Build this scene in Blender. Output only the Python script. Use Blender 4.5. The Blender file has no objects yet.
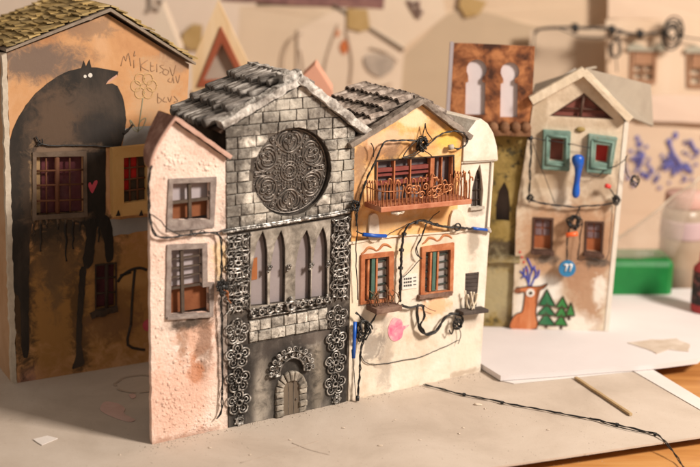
import bpy, math, random
from mathutils import Vector, Matrix, noise
from mathutils.geometry import tessellate_polygon
random.seed(7)
R = math.radians
rnd = random.uniform
scene = bpy.context.scene
COL = scene.collection

# ------------------------------------------------------------------ camera
CAM = Vector((0, 0, 0.40)); PITCH = R(14.5); ROLL = R(0.9); FPX = 1300.0
cd = bpy.data.cameras.new('camera'); cam = bpy.data.objects.new('camera', cd); COL.objects.link(cam)
cam.matrix_world = Matrix.Translation(CAM) @ Matrix.Rotation(R(90) - PITCH, 4, 'X') @ Matrix.Rotation(ROLL, 4, 'Z')
cd.sensor_width = 36; cd.lens = FPX / 700 * 36; cd.clip_start = 0.01; cd.clip_end = 100
cd.dof.use_dof = True; cd.dof.focus_distance = 1.035; cd.dof.aperture_fstop = 4.4
scene.camera = cam
RM = cam.matrix_world.to_3x3()

def ray(px, py):
    return (RM @ Vector(((px - 350) / FPX, -(py - 233.5) / FPX, -1))).normalized()

def ground(px, py, z=0.0):
    r = ray(px, py); t = (z - CAM.z) / r.z
    return CAM + r * t

class Frame:
    """axes of one facade: u along it, d into it, v up"""
    def __init__(s, o, u):
        s.o = Vector((o.x, o.y, 0)); s.u = Vector((u.x, u.y, 0)).normalized(); s.d = Vector((-s.u.y, s.u.x, 0))
        s.z0 = o.z
    def uv(s, px, py, d=0.0):
        r = ray(px, py); t = ((s.o + s.d * d) - CAM).dot(s.d) / r.dot(s.d)
        p = CAM + r * t
        return ((p - s.o).dot(s.u), p.z - s.z0)
    def P(s, px, py, d=0.0):
        a, b = s.uv(px, py, d); return Vector((a, d, b))
    def L(s, *pts, d=0.0):
        return [s.uv(x, y, d) for x, y in pts]
    def matrix(s):
        m = Matrix.Identity(4)
        for i, a in enumerate((s.u, s.d, Vector((0, 0, 1)))):
            for k in range(3): m[k][i] = a[k]
        m.translation = s.o + Vector((0, 0, s.z0))
        return m
    def at(s, px, py):
        u, v = s.uv(px, py); return Frame(s.o + s.u * u + Vector((0, 0, s.z0)), s.u)

# ------------------------------------------------------------------ mesh builder
class MB:
    def __init__(s): s.v = []; s.f = []; s.sm = []
    def add(s, vs, fs, smooth=False):
        b = len(s.v); s.v += [Vector(p) for p in vs]
        for f in fs: s.f.append([b + i for i in f]); s.sm.append(smooth)
        return s
    def hexa(s, p):
        return s.add(p, [(0, 3, 2, 1), (4, 5, 6, 7), (0, 1, 5, 4), (1, 2, 6, 5), (2, 3, 7, 6), (3, 0, 4, 7)])
    def box(s, u0, u1, d0, d1, v0, v1, j=0.0):
        p = [(u0, d0, v0), (u1, d0, v0), (u1, d1, v0), (u0, d1, v0), (u0, d0, v1), (u1, d0, v1), (u1, d1, v1), (u0, d1, v1)]
        if j: p = [(a + rnd(-j, j), b + rnd(-j, j) * .5, c + rnd(-j, j)) for a, b, c in p]
        return s.hexa(p)
    def quadbox(s, q, d0, d1):
        """q: four (u,v) anticlockwise from lower left"""
        return s.hexa([(q[0][0], d0, q[0][1]), (q[1][0], d0, q[1][1]), (q[1][0], d1, q[1][1]), (q[0][0], d1, q[0][1]),
                       (q[3][0], d0, q[3][1]), (q[2][0], d0, q[2][1]), (q[2][0], d1, q[2][1]), (q[3][0], d1, q[3][1])])
    def prism(s, loops, d0, d1):
        allp = [p for l in loops for p in l]
        tris = tessellate_polygon([[Vector((a, b, 0)) for a, b in l] for l in loops])
        n = len(allp); fs = []
        for t in tris:
            a, b, c = [allp[i] for i in t]
            ar = (b[0] - a[0]) * (c[1] - a[1]) - (c[0] - a[0]) * (b[1] - a[1])
            if abs(ar) < 1e-14: continue
            t = tuple(t) if ar > 0 else (t[0], t[2], t[1])
            fs.append(t); fs.append((t[0] + n, t[2] + n, t[1] + n))
        o = 0
        for k, l in enumerate(loops):
            m = len(l)
            ar = sum(l[i][0] * l[(i + 1) % m][1] - l[(i + 1) % m][0] * l[i][1] for i in range(m))
            flip = (ar > 0) == (k == 0)
            for i in range(m):
                a, b = o + i, o + (i + 1) % m
                fs.append((a, a + n, b + n, b) if flip else (a, b, b + n, a + n))
            o += m
        return s.add([(a, d0, b) for a, b in allp] + [(a, d1, b) for a, b in allp], fs)
    def tube(s, pts, r, n=7, closed=False, flat=1.0, nrm=None):
        pts = [Vector(p) for p in pts]; m = len(pts)
        if m < 2: return s
        rs = r if isinstance(r, (list, tuple)) else [r] * m
        up = None; rings = []
        for i in range(m):
            if closed: t = pts[(i + 1) % m] - pts[i - 1]
            else: t = pts[min(i + 1, m - 1)] - pts[max(i - 1, 0)]
            if t.length < 1e-9: t = Vector((0, 0, 1))
            t.normalize()
            if up is None:
                up = Vector(nrm) if nrm else (Vector((0, 1, 0)) if abs(t.y) < .9 else Vector((1, 0, 0)))
            up = (up - t * up.dot(t))
            if up.length < 1e-6: up = t.orthogonal()
            up.normalize(); sd = t.cross(up)
            rings.append([pts[i] + (up * math.cos(2 * math.pi * k / n) * flat + sd * math.sin(2 * math.pi * k / n)) * rs[i] for k in range(n)])
        vs = [p for q in rings for p in q]; fs = []
        for i in range(m if closed else m - 1):
            a, b = i * n, ((i + 1) % m) * n
            for k in range(n): fs.append((a + k, a + (k + 1) % n, b + (k + 1) % n, b + k))
        if not closed:
            fs.append(tuple(range(n))[::-1]); fs.append(tuple((m - 1) * n + k for k in range(n)))
        return s.add(vs, fs, True)
    def ring(s, c, rad, r, n=20, m=6, sq=1.0):
        c = Vector(c)
        return s.tube([c + Vector((math.cos(2 * math.pi * k / n) * rad, 0, math.sin(2 * math.pi * k / n) * rad * sq)) for k in range(n)], r, m, True)
    def ball(s, c, r, n=10, sq=(1, 1, 1)):
        c = Vector(c); vs = []; fs = []; h = max(4, n // 2 + 1)
        for i in range(h + 1):
            th = math.pi * i / h
            for k in range(n):
                ph = 2 * math.pi * k / n
                vs.append(c + Vector((math.sin(th) * math.cos(ph) * r * sq[0], math.sin(th) * math.sin(ph) * r * sq[1], math.cos(th) * r * sq[2])))
        for i in range(h):
            for k in range(n):
                a = i * n + k; b = i * n + (k + 1) % n
                fs.append((a, a + n, b + n, b))
        return s.add(vs, fs, True)
    def bar(s, p0, p1, w, up, h, n=14, amp=0.0, seed=0.0, sm=False):
        """uneven rectangular bar from p0 to p1"""
        p0, p1 = Vector(p0), Vector(p1); t = (p1 - p0).normalized(); up = Vector(up); up = (up - t * up.dot(t)).normalized(); sd = t.cross(up)
        prof = [(-1, -1), (-.3, -1.05), (.4, -1.05), (1, -1), (1.05, 0), (1, 1), (.4, 1.08), (-.3, 1.08), (-1, 1), (-1.05, 0)]
        vs = []; fs = []; m = len(prof)
        for i in range(n + 1):
            c = p0.lerp(p1, i / n)
            for k, (a, b) in enumerate(prof):
                p = c + sd * a * w / 2 + up * b * h / 2
                if amp: p = p + (noise.noise_vector(p * 170 + Vector((seed, 0, 0))) * .75 + noise.noise_vector(p * 520 + Vector((seed, 0, 0))) * .4) * amp
                vs.append(p)
        for i in range(n):
            for k in range(m):
                a = i * m + k; b = i * m + (k + 1) % m
                fs.append((a, b, b + m, a + m))
        fs.append(tuple(range(m))[::-1]); fs.append(tuple(n * m + k for k in range(m)))
        return s.add(vs, fs, sm)
    def tile(s, p0, p1, up, r0, r1, th):
        """half-round roof tile"""
        p0, p1, up = Vector(p0), Vector(p1), Vector(up); t = (p1 - p0).normalized(); up = (up - t * up.dot(t)).normalized(); sd = t.cross(up)
        K = 8; vs = []; fs = []; N = 3
        for i in range(N + 1):
            c = p0.lerp(p1, i / N); r = r0 + (r1 - r0) * i / N
            sec = [(math.cos(math.pi * k / K) * r, math.sin(math.pi * k / K) * r * 1.05) for k in range(K + 1)]
            sec += [(math.cos(math.pi * k / K) * (r - th), math.sin(math.pi * k / K) * (r - th)) for k in range(K, -1, -1)]
            for a, b in sec:
                p = c + sd * a + up * b
                vs.append(p + noise.noise_vector(p * 260) * r * .16)
        m = 2 * (K + 1)
        for i in range(N):
            for k in range(m):
                a = i * m + k; b = i * m + (k + 1) % m
                fs.append((a, a + m, b + m, b))
        for base, rev in ((0, True), (N * m, False)):
            for k in range(K):
                q = (base + k, base + k + 1, base + m - 2 - k, base + m - 1 - k)
                fs.append(q[::-1] if rev else q)
        return s.add(vs, fs, True)
    def build(s, name, mat, parent=None, bevel=0.0, M=None, sub=0):
        me = bpy.data.meshes.new(name); me.from_pydata([tuple(p) for p in s.v], [], s.f); me.update()
        me.polygons.foreach_set('use_smooth', s.sm)
        me.materials.append(mat)
        o = bpy.data.objects.new(name, me); COL.objects.link(o)
        if parent: o.parent = parent
        if M is not None: o.matrix_world = M
        if bevel:
            b = o.modifiers.new('edge', 'BEVEL'); b.width = bevel; b.segments = 2; b.limit_method = 'ANGLE'; b.angle_limit = R(40)
        return o

def smooth(pts, k=6, closed=False):
    pts = [Vector(p) for p in pts]; n = len(pts); out = []
    if n < 3: return pts
    for i in range(n if closed else n - 1):
        if closed: a, b, c, d = pts[i - 1], pts[i], pts[(i + 1) % n], pts[(i + 2) % n]
        else: a, b, c, d = pts[max(i - 1, 0)], pts[i], pts[i + 1], pts[min(i + 2, n - 1)]
        for j in range(k):
            t = j / k
            out.append(.5 * ((2 * b) + (c - a) * t + (2 * a - 5 * b + 4 * c - d) * t * t + (3 * b - a - 3 * c + d) * t ** 3))
    if not closed: out.append(pts[-1])
    return out

def smooth2(loop, k=5):
    return [(p.x, p.y) for p in smooth([Vector((a, b, 0)) for a, b in loop], k, True)]

def rough(loop, step=.004, amp=.0004, closed=True):
    out = []; n = len(loop)
    for i in range(n if closed else n - 1):
        a, b = Vector(loop[i]), Vector(loop[(i + 1) % n]); m = max(1, int((b - a).length / step))
        for j in range(m):
            p = a.lerp(b, j / m)
            q = noise.noise_vector(Vector((p.x, p.y, 3.3)) * 190)
            out.append((p.x + q.x * amp, p.y + q.y * amp))
    return out

def circle(c, r, n=40, sq=1.0):
    return [(c[0] + r * math.cos(2 * math.pi * k / n), c[1] + r * sq * math.sin(2 * math.pi * k / n)) for k in range(n)]

def tag(o, label, cat, group=None, kind=None):
    if label: o['label'] = label
    if cat: o['category'] = cat
    if group: o['group'] = group
    if kind: o['kind'] = kind
    return o

def thing(name, fr, label, cat, group=None):
    o = bpy.data.objects.new(name, None); COL.objects.link(o); o.empty_display_size = .01
    o.matrix_world = fr.matrix(); return tag(o, label, cat, group)

# ------------------------------------------------------------------ materials
def lin(c):
    return tuple(c) + (1,)

def mat(name, cols, scale=50, rough=.85, bump=.3, bscale=400, bdist=.0006, metal=0.0, spots=(), spec=.25, stretch=(1, 1, 1),
        island=0.0, detail=9, dist=.4, crack=0.0, alpha=None, trans=0.0, speck=None, bump2=None, world=False, lo=.32, hi=.68):
    m = bpy.data.materials.new(name); m.use_nodes = True; nt = m.node_tree; N = nt.nodes; Lk = nt.links
    bs = N['Principled BSDF']; bs.inputs['Roughness'].default_value = rough; bs.inputs['Metallic'].default_value = metal
    bs.inputs['Specular IOR Level'].default_value = spec
    tc = N.new('ShaderNodeTexCoord'); mp = N.new('ShaderNodeMapping'); mp.inputs['Scale'].default_value = stretch
    Lk.new(tc.outputs['Object'], mp.inputs['Vector'])
    def nz(sc, det=8, ro=.62, di=0.0, src=None):
        n = N.new('ShaderNodeTexNoise'); n.inputs['Scale'].default_value = sc; n.inputs['Detail'].default_value = det
        n.inputs['Roughness'].default_value = ro; n.inputs['Distortion'].default_value = di
        Lk.new((src or mp.outputs['Vector']), n.inputs['Vector']); return n.outputs['Fac']
    f = nz(scale, detail, .65, dist)
    rp = N.new('ShaderNodeValToRGB'); el = rp.color_ramp.elements
    k = len(cols)
    for i, c in enumerate(cols):
        pos = lo + (hi - lo) * i / max(1, k - 1)
        if i < 2: e = el[i]; e.position = pos
        else: e = el.new(pos)
        e.color = lin(c)
    if k == 1: el[1].color = lin(cols[0])
    Lk.new(f, rp.inputs['Fac']); out = rp.outputs['Color']
    def mixc(fac, a, b, mode='MIX'):
        x = N.new('ShaderNodeMix'); x.data_type = 'RGBA'; x.blend_type = mode
        if isinstance(fac, (int, float)): x.inputs[0].default_value = fac
        else: Lk.new(fac, x.inputs[0])
        for s_, v in ((6, a), (7, b)):
            if isinstance(v, tuple): x.inputs[s_].default_value = lin(v)
            else: Lk.new(v, x.inputs[s_])
        return x.outputs[2]
    def rng(v, a, b, c=0.0, d=1.0):
        x = N.new('ShaderNodeMapRange'); x.interpolation_type = 'SMOOTHSTEP'
        for i, q in enumerate((a, b, c, d)): x.inputs[i + 1].default_value = q
        Lk.new(v, x.inputs[0]); return x.outputs[0]
    def mth(op, a, b):
        x = N.new('ShaderNodeMath'); x.operation = op
        for i, q in enumerate((a, b)):
            if isinstance(q, (int, float)): x.inputs[i].default_value = q
            else: Lk.new(q, x.inputs[i])
        return x.outputs[0]
    if island:
        g = N.new('ShaderNodeNewGeometry')
        hs = N.new('ShaderNodeHueSaturation'); Lk.new(out, hs.inputs['Color'])
        Lk.new(rng(g.outputs['Random Per Island'], 0, 1, 1 - island, 1 + island), hs.inputs['Value']); out = hs.outputs['Color']
    if speck:
        col, sc, a, b = speck
        out = mixc(rng(nz(sc, 4, .7), a, b), out, col)
    sn = None
    for sp in spots:
        u, v, ru, rv, c, st = sp[:6]; ns = sp[6] if len(sp) > 6 else 1.0
        mm = N.new('ShaderNodeMapping'); mm.vector_type = 'POINT'
        mm.inputs['Location'].default_value = (-u / ru, 0, -v / rv); mm.inputs['Scale'].default_value = (1 / ru, 0, 1 / rv)
        Lk.new(tc.outputs['Object'], mm.inputs['Vector'])
        ln = N.new('ShaderNodeVectorMath'); ln.operation = 'LENGTH'; Lk.new(mm.outputs['Vector'], ln.inputs[0])
        if sn is None: sn = nz(95, 9, .7, .6, tc.outputs['Object'])
        d = mth('ADD', ln.outputs['Value'], mth('MULTIPLY', mth('SUBTRACT', sn, .5), 3.2 * ns))
        out = mixc(rng(d, 1.45, .55, 0, min(1, st * 1.2)), out, c)
    Lk.new(out, bs.inputs['Base Color'])
    h = nz(bscale, 7, .6)
    if bump2:
        h2 = nz(bump2[0], 4, .5); h = mth('ADD', h, mth('MULTIPLY', h2, bump2[1]))
    if crack:
        vo = N.new('ShaderNodeTexVoronoi'); vo.feature = 'DISTANCE_TO_EDGE'; vo.inputs['Scale'].default_value = crack
        Lk.new(mp.outputs['Vector'], vo.inputs['Vector'])
        h = mth('ADD', h, mth('MULTIPLY', rng(vo.outputs['Distance'], 0, .05), .4))
    bp = N.new('ShaderNodeBump'); bp.inputs['Strength'].default_value = bump; bp.inputs['Distance'].default_value = bdist
    Lk.new(h, bp.inputs['Height']); Lk.new(bp.outputs['Normal'], bs.inputs['Normal'])
    if alpha is not None: bs.inputs['Alpha'].default_value = alpha
    if trans: bs.inputs['Transmission Weight'].default_value = trans; bs.inputs['IOR'].default_value = 1.25
    return m

def spot(fr, px, py, rx, ry, c, st, ns=1.0):
    u, v = fr.uv(px, py); a = fr.uv(px + 1, py); b = fr.uv(px, py + 1)
    return (u, v, abs(a[0] - u) * rx, abs(b[1] - v) * ry, c, st, ns)

BLACKWIRE = mat('black_wire', [(.008, .008, .009), (.02, .018, .017)], rough=.45, bump=.3, bscale=900, spec=.5)
SILVER = mat('aged_silver', [(.02, .018, .016), (.20, .185, .17), (.74, .72, .69)], scale=260, rough=.42, metal=.45, bump=.4, bscale=700, bdist=.0003, spec=.5, lo=.38, hi=.63)
PEWTER = mat('dark_pewter', [(.035, .03, .028), (.10, .085, .075), (.17, .15, .13)], scale=120, rough=.45, metal=.4, bump=.4, bscale=600, bdist=.0003, spec=.5)
PEWTERHI = mat('rubbed_pewter', [(.06, .052, .046), (.15, .13, .115), (.32, .285, .255)], scale=160, rough=.42, metal=.5, bump=.3, bscale=700, bdist=.0003, spec=.5)
COPPER = mat('copper_wire', [(.18, .06, .03), (.42, .165, .07), (.62, .30, .15)], scale=200, rough=.45, metal=.55, bump=.3, bscale=700, bdist=.0002, spec=.5)
LAV = mat('lavender_paper', [(.37, .325, .345), (.43, .38, .40)], scale=30, rough=.9, bump=.08)
BLUEP = mat('blue_plastic', [(.006, .07, .40), (.01, .11, .52)], rough=.35, bump=.08, spec=.5)
DARKCARD = mat('dark_card', [(.03, .022, .018), (.07, .045, .03)], rough=.9)
KRAFT = mat('card_core', [(.36, .29, .22), (.46, .38, .29)], scale=80, rough=.9, bump=.3, bscale=700)
GREYBOARD = mat('grey_board', [(.38, .33, .28), (.46, .41, .35)], scale=40, rough=.9, bump=.2, bscale=600)

# ------------------------------------------------------------------ frames
gA, gB = ground(152, 444.5), ground(481, 371.5)
FRONT = Frame(gA, gB - gA)
F1 = FRONT                                        # pink house
def along(px, py): 
    u, _ = FRONT.uv(px, py); return Frame(FRONT.o + FRONT.u * u, FRONT.u)
F2 = along(227, 430)                              # stone house
F3 = along(347.5, 401)                            # orange house
F4 = along(449, 379)                              # white house
wA, wB = ground(17, 383), ground(150, 361.5)
F5 = Frame(wA, wB - wA)                           # wolf house
sA, sB = ground(472, 327.5, .006), ground(606, 331, .006)
FS = Frame(sA, sB - sA)
F6 = FS.at(512, 328.5); F7 = FS
print('facade', (gB - gA).length, 'wolf', wA, 'shutter', sA, sB)

def cable(mb, pts, r=.0007, strands=2, twist=900, spread=.9, k=6, jit=.0005, kink=.0007):
    r *= .72; twist *= .45
    p = smooth(pts, k)
    L = 0; base = []
    for i, q in enumerate(p):
        if i: L += (q - p[i - 1]).length
        base.append((q + noise.noise_vector(q * 230) * jit + noise.noise_vector(q * 75 + Vector((9, 2, 4))) * kink, L))
    for s_ in range(strands):
        o = []
        for i, (q, l) in enumerate(base):
            a = l * twist + 2 * math.pi * s_ / strands
            w = r * spread * (1 + .5 * noise.noise(q * 90)) if strands > 1 else 0
            o.append(q + Vector((math.cos(a) * w, math.sin(a) * w * .8, math.cos(a) * w * .6)))
        mb.tube(o, r * (.75 if strands > 1 else 1), 6)
    return base

def wrap(mb, c, r, turns=4, wire=.0004, axis=Vector((0, 0, 1)), length=.002):
    """a binding of thin wire round a cable"""
    axis = axis.normalized(); a = axis.orthogonal().normalized(); b = axis.cross(a); pts = []
    for i in range(turns * 8 + 1):
        t = i / 8 * 2 * math.pi
        pts.append(Vector(c) + (a * math.cos(t) + b * math.sin(t)) * r + axis * (i / (turns * 8) - .5) * length)
    mb.tube(pts, wire, 5)

def tangle(mb, c, rad, n=3, wire=.0005, seed=0, flat=.5):
    wire *= .75
    rs = random.Random(seed)
    for _ in range(n):
        pts = []
        for k in range(9):
            a = 2 * math.pi * k / 8 + rs.uniform(-.4, .4); q = rad * rs.uniform(.45, 1.15)
            pts.append(Vector(c) + Vector((math.cos(a) * q * rs.uniform(.6, 1), rs.uniform(-1, 1) * rad * flat, math.sin(a) * q)))
        mb.tube(smooth(pts, 5), wire, 5)

def frame_ring(outer, inner, d0, d1):
    m = MB(); m.prism([outer, inner], d0, d1); return m

def slope_tiles(mb, top_f, bot_f, D0, D1, courses, cols, r, over=.25, lift=.002, jit=1.0, seed=1, rolls=True):
    """half round tiles on a slope; top_f/bot_f: (u,v) of ridge and eave, D0..D1 depth"""
    rs = random.Random(seed)
    t = Vector((bot_f[0] - top_f[0], 0, bot_f[1] - top_f[1])); n = Vector((-t.z, 0, t.x)).normalized()
    if n.z < 0: n = -n
    for c in range(courses):
        for layer in (0, 1):
            for k in range(cols + (1 if layer else 0)):
                d = D0 + (D1 - D0) * ((k + (.5 if layer == 0 else 0)) / cols) + rs.uniform(-1, 1) * r * .35 * jit
                a = c / courses - over / courses + rs.uniform(-.03, .03) * jit; b = (c + 1) / courses + rs.uniform(-.035, .045) * jit
                a = max(a, -.02)
                base = Vector((top_f[0], d, top_f[1]))
                h0 = lift * (0.15 + .5 * layer); h1 = lift * (1.0 + .6 * layer)
                p0 = base + t * a + n * h0; p1 = base + t * b + n * h1 + Vector((0, rs.uniform(-1, 1) * r * .5 * jit, 0))
                q = r * rs.uniform(.85, 1.12)
                if layer == 0 and rolls: mb.tile(p0 - n * r * .2, p1 - n * r * .3, n, q * .5, q * .55, r * .2)
                elif layer == 0: mb.tile(p0 + n * r * .7, p1 + n * r * .5, -n, q * .95, q * 1.0, r * .3)
                else: mb.tile(p0, p1, n, q * .9, q * 1.08, r * .34)

# ================================================================== PINK HOUSE
def clay_rolls(mb, top, bot, D0, D1, courses, cols, r, lift, seed):
    """hand rolled clay roof tiles lying down a slope in courses"""
    rs = random.Random(seed); t = Vector((bot[0] - top[0], 0, bot[1] - top[1])); n = Vector((-t.z, 0, t.x)).normalized()
    if n.z < 0: n = -n
    for c in range(courses):
        for k in range(cols):
            d = D0 + (D1 - D0) * (k + .5) / cols + rs.uniform(-1, 1) * r * .22
            a = (c - .18) / courses + rs.uniform(-.02, .03); b = (c + 1) / courses + rs.uniform(-.03, .05); a = max(a, -.01)
            base = Vector((top[0], d, top[1])); q = r * rs.uniform(.82, 1.1); sk = rs.uniform(-1, 1) * r * .5
            pts = []; rad = []
            for i in range(9):
                f = i / 8
                p = base + t * (a + (b - a) * f) + n * (lift * (.15 + .95 * f) + r * .35) + Vector((0, sk * f, 0))
                pts.append(p + noise.noise_vector(p * 110) * r * .14)
                rad.append(q * (.86 + .18 * f) * (1 if 0 < i else .72) * (1 + .06 * noise.noise(p * 300)))
            e = (pts[-1] - pts[-2]).normalized(); pts.append(pts[-1] + e * q * .18); rad.append(q * .72)
            mb.tube(pts, rad, 9)

def build_pink():
    F = F1
    H = thing('pink_house', F, 'narrow rough pink plaster model house with two grey framed windows, beside the stone house', 'model house')
    dirt = (.10, .075, .06); orange = (.62, .26, .12)
    M = mat('pink_plaster', [(.72, .49, .40), (.82, .645, .555), (.86, .73, .66)], scale=34, rough=.92, bump=.8, bscale=420, bdist=.0016, bump2=(60, 2.0),
            speck=((.55, .24, .16), 210, .60, .74),
            spots=[spot(F, 180, 400, 40, 40, (.78, .48, .37), .6), spot(F, 196, 335, 18, 22, orange, .45), spot(F, 188, 323, 24, 7, dirt, .85), spot(F, 204, 348, 8, 28, (.22, .13, .09), .6), spot(F, 196, 372, 7, 12, (.52, .20, .09), .6), spot(F, 183, 342, 5, 16, (.30, .18, .12), .5), spot(F, 213, 440, 30, 5, (.40, .28, .22), .6), spot(F, 165, 300, 7, 40, (.88, .72, .62), .6),
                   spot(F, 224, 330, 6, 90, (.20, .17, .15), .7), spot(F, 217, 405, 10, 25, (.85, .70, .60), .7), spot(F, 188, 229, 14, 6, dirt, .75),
                   spot(F, 207, 172, 14, 10, (.88, .72, .62), .6), spot(F, 185, 438, 40, 6, (.45, .27, .20), .6), spot(F, 172, 150, 10, 12, (.90, .74, .64), .6),
                   spot(F, 220, 258, 7, 20, (.85, .62, .35), .6), spot(F, 200, 270, 8, 30, (.85, .66, .50), .5)])
    FR = mat('grey_window_frame', [(.17, .135, .12), (.27, .22, .20), (.36, .31, .28)], scale=150, rough=.85, bump=.6, bscale=420)
    BROWN = mat('brown_blind', [(.17, .055, .022), (.26, .095, .04)], scale=60, rough=.7, bump=.2)
    BARS = mat('dark_wooden_bars', [(.055, .04, .032), (.11, .08, .06)], scale=140, rough=.8)
    D = .005; DR = .024
    outer = F.L((152, 444.5), (150.6, 300), (149.6, 172), (151.5, 160), (158, 145), (167, 130), (175, 122), (226.5, 158.5), (227, 300), (228, 428.5))
    outer[0] = (outer[0][0], 0); outer[-1] = (outer[-1][0], 0)
    h1 = F.L((171.9, 220), (209.3, 219.4), (209.7, 182), (172.2, 183.5))
    h2 = F.L((170.3, 314.6), (209, 312), (208.5, 286.2), (202, 286.8), (201.6, 248), (170.8, 250))
    w = MB(); w.prism([rough(outer, .004, .0006), rough(h1, .004, .0003), rough(h2, .004, .0003)], 0, .004); w.build('wall', M, H)
    uL, uR = outer[0][0], outer[7][0]
    bk = MB(); bk.box(uL + .014, uR - .002, .020, .022, 0, outer[3][1] - .01); bk.box(uR - .004, uR - .001, .0045, .0198, 0, outer[3][1] - .02); bk.build('back_wall', LAV, H)
    m = MB(); rs = random.Random(17)
    for (cx, cy, sx, sy, n) in ((172, 405, 14, 26, 90), (200, 420, 16, 14, 60), (172, 158, 12, 14, 40), (205, 165, 10, 8, 20), (185, 365, 18, 20, 40), (160, 290, 5, 60, 30)):
        for _ in range(n):
            x, y = rs.gauss(cx, sx * .6), rs.gauss(cy, sy * .6); p = F.P(x, y, 0)
            if not (uL + .002 < p.x < uR - .003 and .002 < p.z < F.uv(x, max(122, 124 + (x - 175) * .66))[1]) or (165 < x < 214 and 176 < y < 320) or x < 158 and y < 170: continue
            q = rs.uniform(.0004, .0013); b0 = len(m.v); m.ball(p, q, 7, (rs.uniform(.7, 1.8), .38, rs.uniform(.7, 1.5)))
            for k in range(b0, len(m.v)): m.v[k] += noise.noise_vector(m.v[k] * 900) * q * .45
    m.build('plaster_flakes', M, H)['kind'] = 'stuff'
    # roof: curved left sheet, straight right sheet
    RM_ = mat('pink_brown_roof', [(.16, .075, .055), (.25, .125, .095), (.42, .25, .20)], scale=90, rough=.8, bump=.5, bscale=400)
    RIM = mat('pink_roof_rim', [(.45, .26, .20), (.58, .38, .31)], scale=90, rough=.8, bump=.5, bscale=400)
    lp = F.L((149.2, 168), (150.5, 158), (156.5, 144.5), (164.5, 131), (174.5, 117))
    lp = [(p.x, p.y) for p in smooth([Vector((a, b, 0)) for a, b in lp], 5)]
    m = MB(); vs = []; fs = []
    for i, (a, b) in enumerate(lp):
        tp = (i / (len(lp) - 1)) ** .75
        for dd, ou in ((-.003, 0), (.001 + DR * tp, 0), (.001 + DR * tp, .0018), (-.003, .0018)):
            vs.append((a - ou * .8, dd, b + ou * .6))
    for i in range(len(lp) - 1):
        for k in range(4): fs.append((i * 4 + k, i * 4 + (k + 1) % 4, i * 4 + 4 + (k + 1) % 4, i * 4 + 4 + k))
    fs += [(0, 1, 2, 3), tuple(len(vs) - 4 + k for k in (3, 2, 1, 0))]
    m.add(vs, fs); m.build('roof', RM_, H)
    t, e = F.uv(174.5, 117.5), F.uv(228.5, 156.5)
    m = MB(); m.quadbox([(t[0], t[1] - .0005), (e[0], e[1] - .0005), (e[0], e[1] + .0012), (t[0], t[1] + .0012)], -.002, .026)
    m.build('roof', DARKCARD, H)
    m = MB()
    m.bar((t[0] - .001, -.0032, t[1] + .0002), (e[0], -.0032, e[1] + .0002), .0028, (0, 0, 1), .003, 20, .0006)
    m.tube(smooth([(a - .0006, -.0036, b + .0004) for a, b in lp[::4] + [lp[-1]]], 4), .0012, 7)
    m.build('roof_rim', RIM, H)
    # windows
    o1 = F.L((166, 231.5), (213.6, 227.5), (216.2, 176.5), (168.3, 178.8))
    W = frame_ring(rough(o1, .005, .0004), h1, -.0012, .003).build('window', FR, H, .0003)
    a, b = h1[0], h1[2]; mu, mv = F.uv(190, 201)
    m = MB(); m.box(mu - .0012, mu + .0012, -.0002, .0026, a[1], b[1]); m.box(a[0], b[0], .0003, .0024, mv - .001, mv + .0012); m.build('glazing_bar', BARS, W)
    m = MB(); m.box(a[0] - .001, b[0] + .001, .006, .0068, mv, b[1] + .001); m.build('pane', LAV, W)
    m = MB(); m.box(a[0] - .001, b[0] + .001, .006, .0068, a[1] - .001, mv - .0002); m.build('blind', BROWN, W)
    o2 = F.L((165, 319), (213, 316), (213.4, 281.5), (207, 282), (206.7, 242.8), (166.3, 244.5))
    W = frame_ring(rough(o2, .005, .0004), h2, -.0013, .003).build('window', FR, H, .0003)
    m = MB(); mu, mv = F.uv(182.5, 287); a = h2[0]; b = h2[4]; c = h2[2]
    m.box(mu - .0013, mu + .0012, -.0004, .0022, a[1], b[1])
    for y in (257.5, 266.8, 275.8):
        q = F.uv(186, y)[1]; m.box(a[0], b[0], .0005, .002, q - .0006, q + .0006, .0002)
    m.box(a[0], b[0], .0004, .0024, mv - .001, mv + .0007); m.build('glazing_bar', BARS, W)
    m = MB(); m.box(a[0] - .001, b[0] + .001, .006, .0068, mv, b[1] + .001); m.build('pane', LAV, W)
    m = MB(); m.box(a[0] - .001, c[0] + .001, .006, .0068, a[1] - .001, mv - .0002); m.build('blind', BROWN, W)
    m = MB(); m.bar(F.P(167, 318.5, -.0015), F.P(212.5, 315.5, -.0015), .0022, (0, 0, 1), .002, 10, .0006); m.build('window_sill', FR, W)
build_pink()

# ================================================================== STONE HOUSE
def flower(mb, c, rad, r=.00055):
    c = Vector(c)
    for k in range(5):
        a = math.pi / 2 + k * math.pi * .4 + rnd(-.05, .05); q = c + Vector((math.cos(a) * rad * .60, 0, math.sin(a) * rad * .60))
        def arc(rr, lim, n, dz): return [q + Vector((math.cos(a + t) * rad * rr, dz, math.sin(a + t) * rad * rr)) for t in [lim * (2 * j / (n - 1) - 1) for j in range(n)]]
        mb.tube(arc(.37, 2.35, 16, 0), r * 1.35, 7, flat=.8)
        mb.tube(arc(.17, 2.6, 10, .0003), r * .9, 6)
        mb.tube([c + Vector((math.cos(a) * rad * .25, 0, math.sin(a) * rad * .25)), c + Vector((math.cos(a) * rad * .45, .0002, math.sin(a) * rad * .45))], r * .9, 5)
        b = a + math.pi * .2
        mb.ball(c + Vector((math.cos(b) * rad * .52, .0003, math.sin(b) * rad * .52)), r * 1.2, 7)
    mb.ring(c + Vector((0, -.0005, 0)), rad * .21, r * 1.4, 16)
    for k in range(8):
        a = 2 * math.pi * k / 8; mb.ball(c + Vector((math.cos(a) * rad * .33, -.0003, math.sin(a) * rad * .33)), r * .8, 6)

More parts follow.
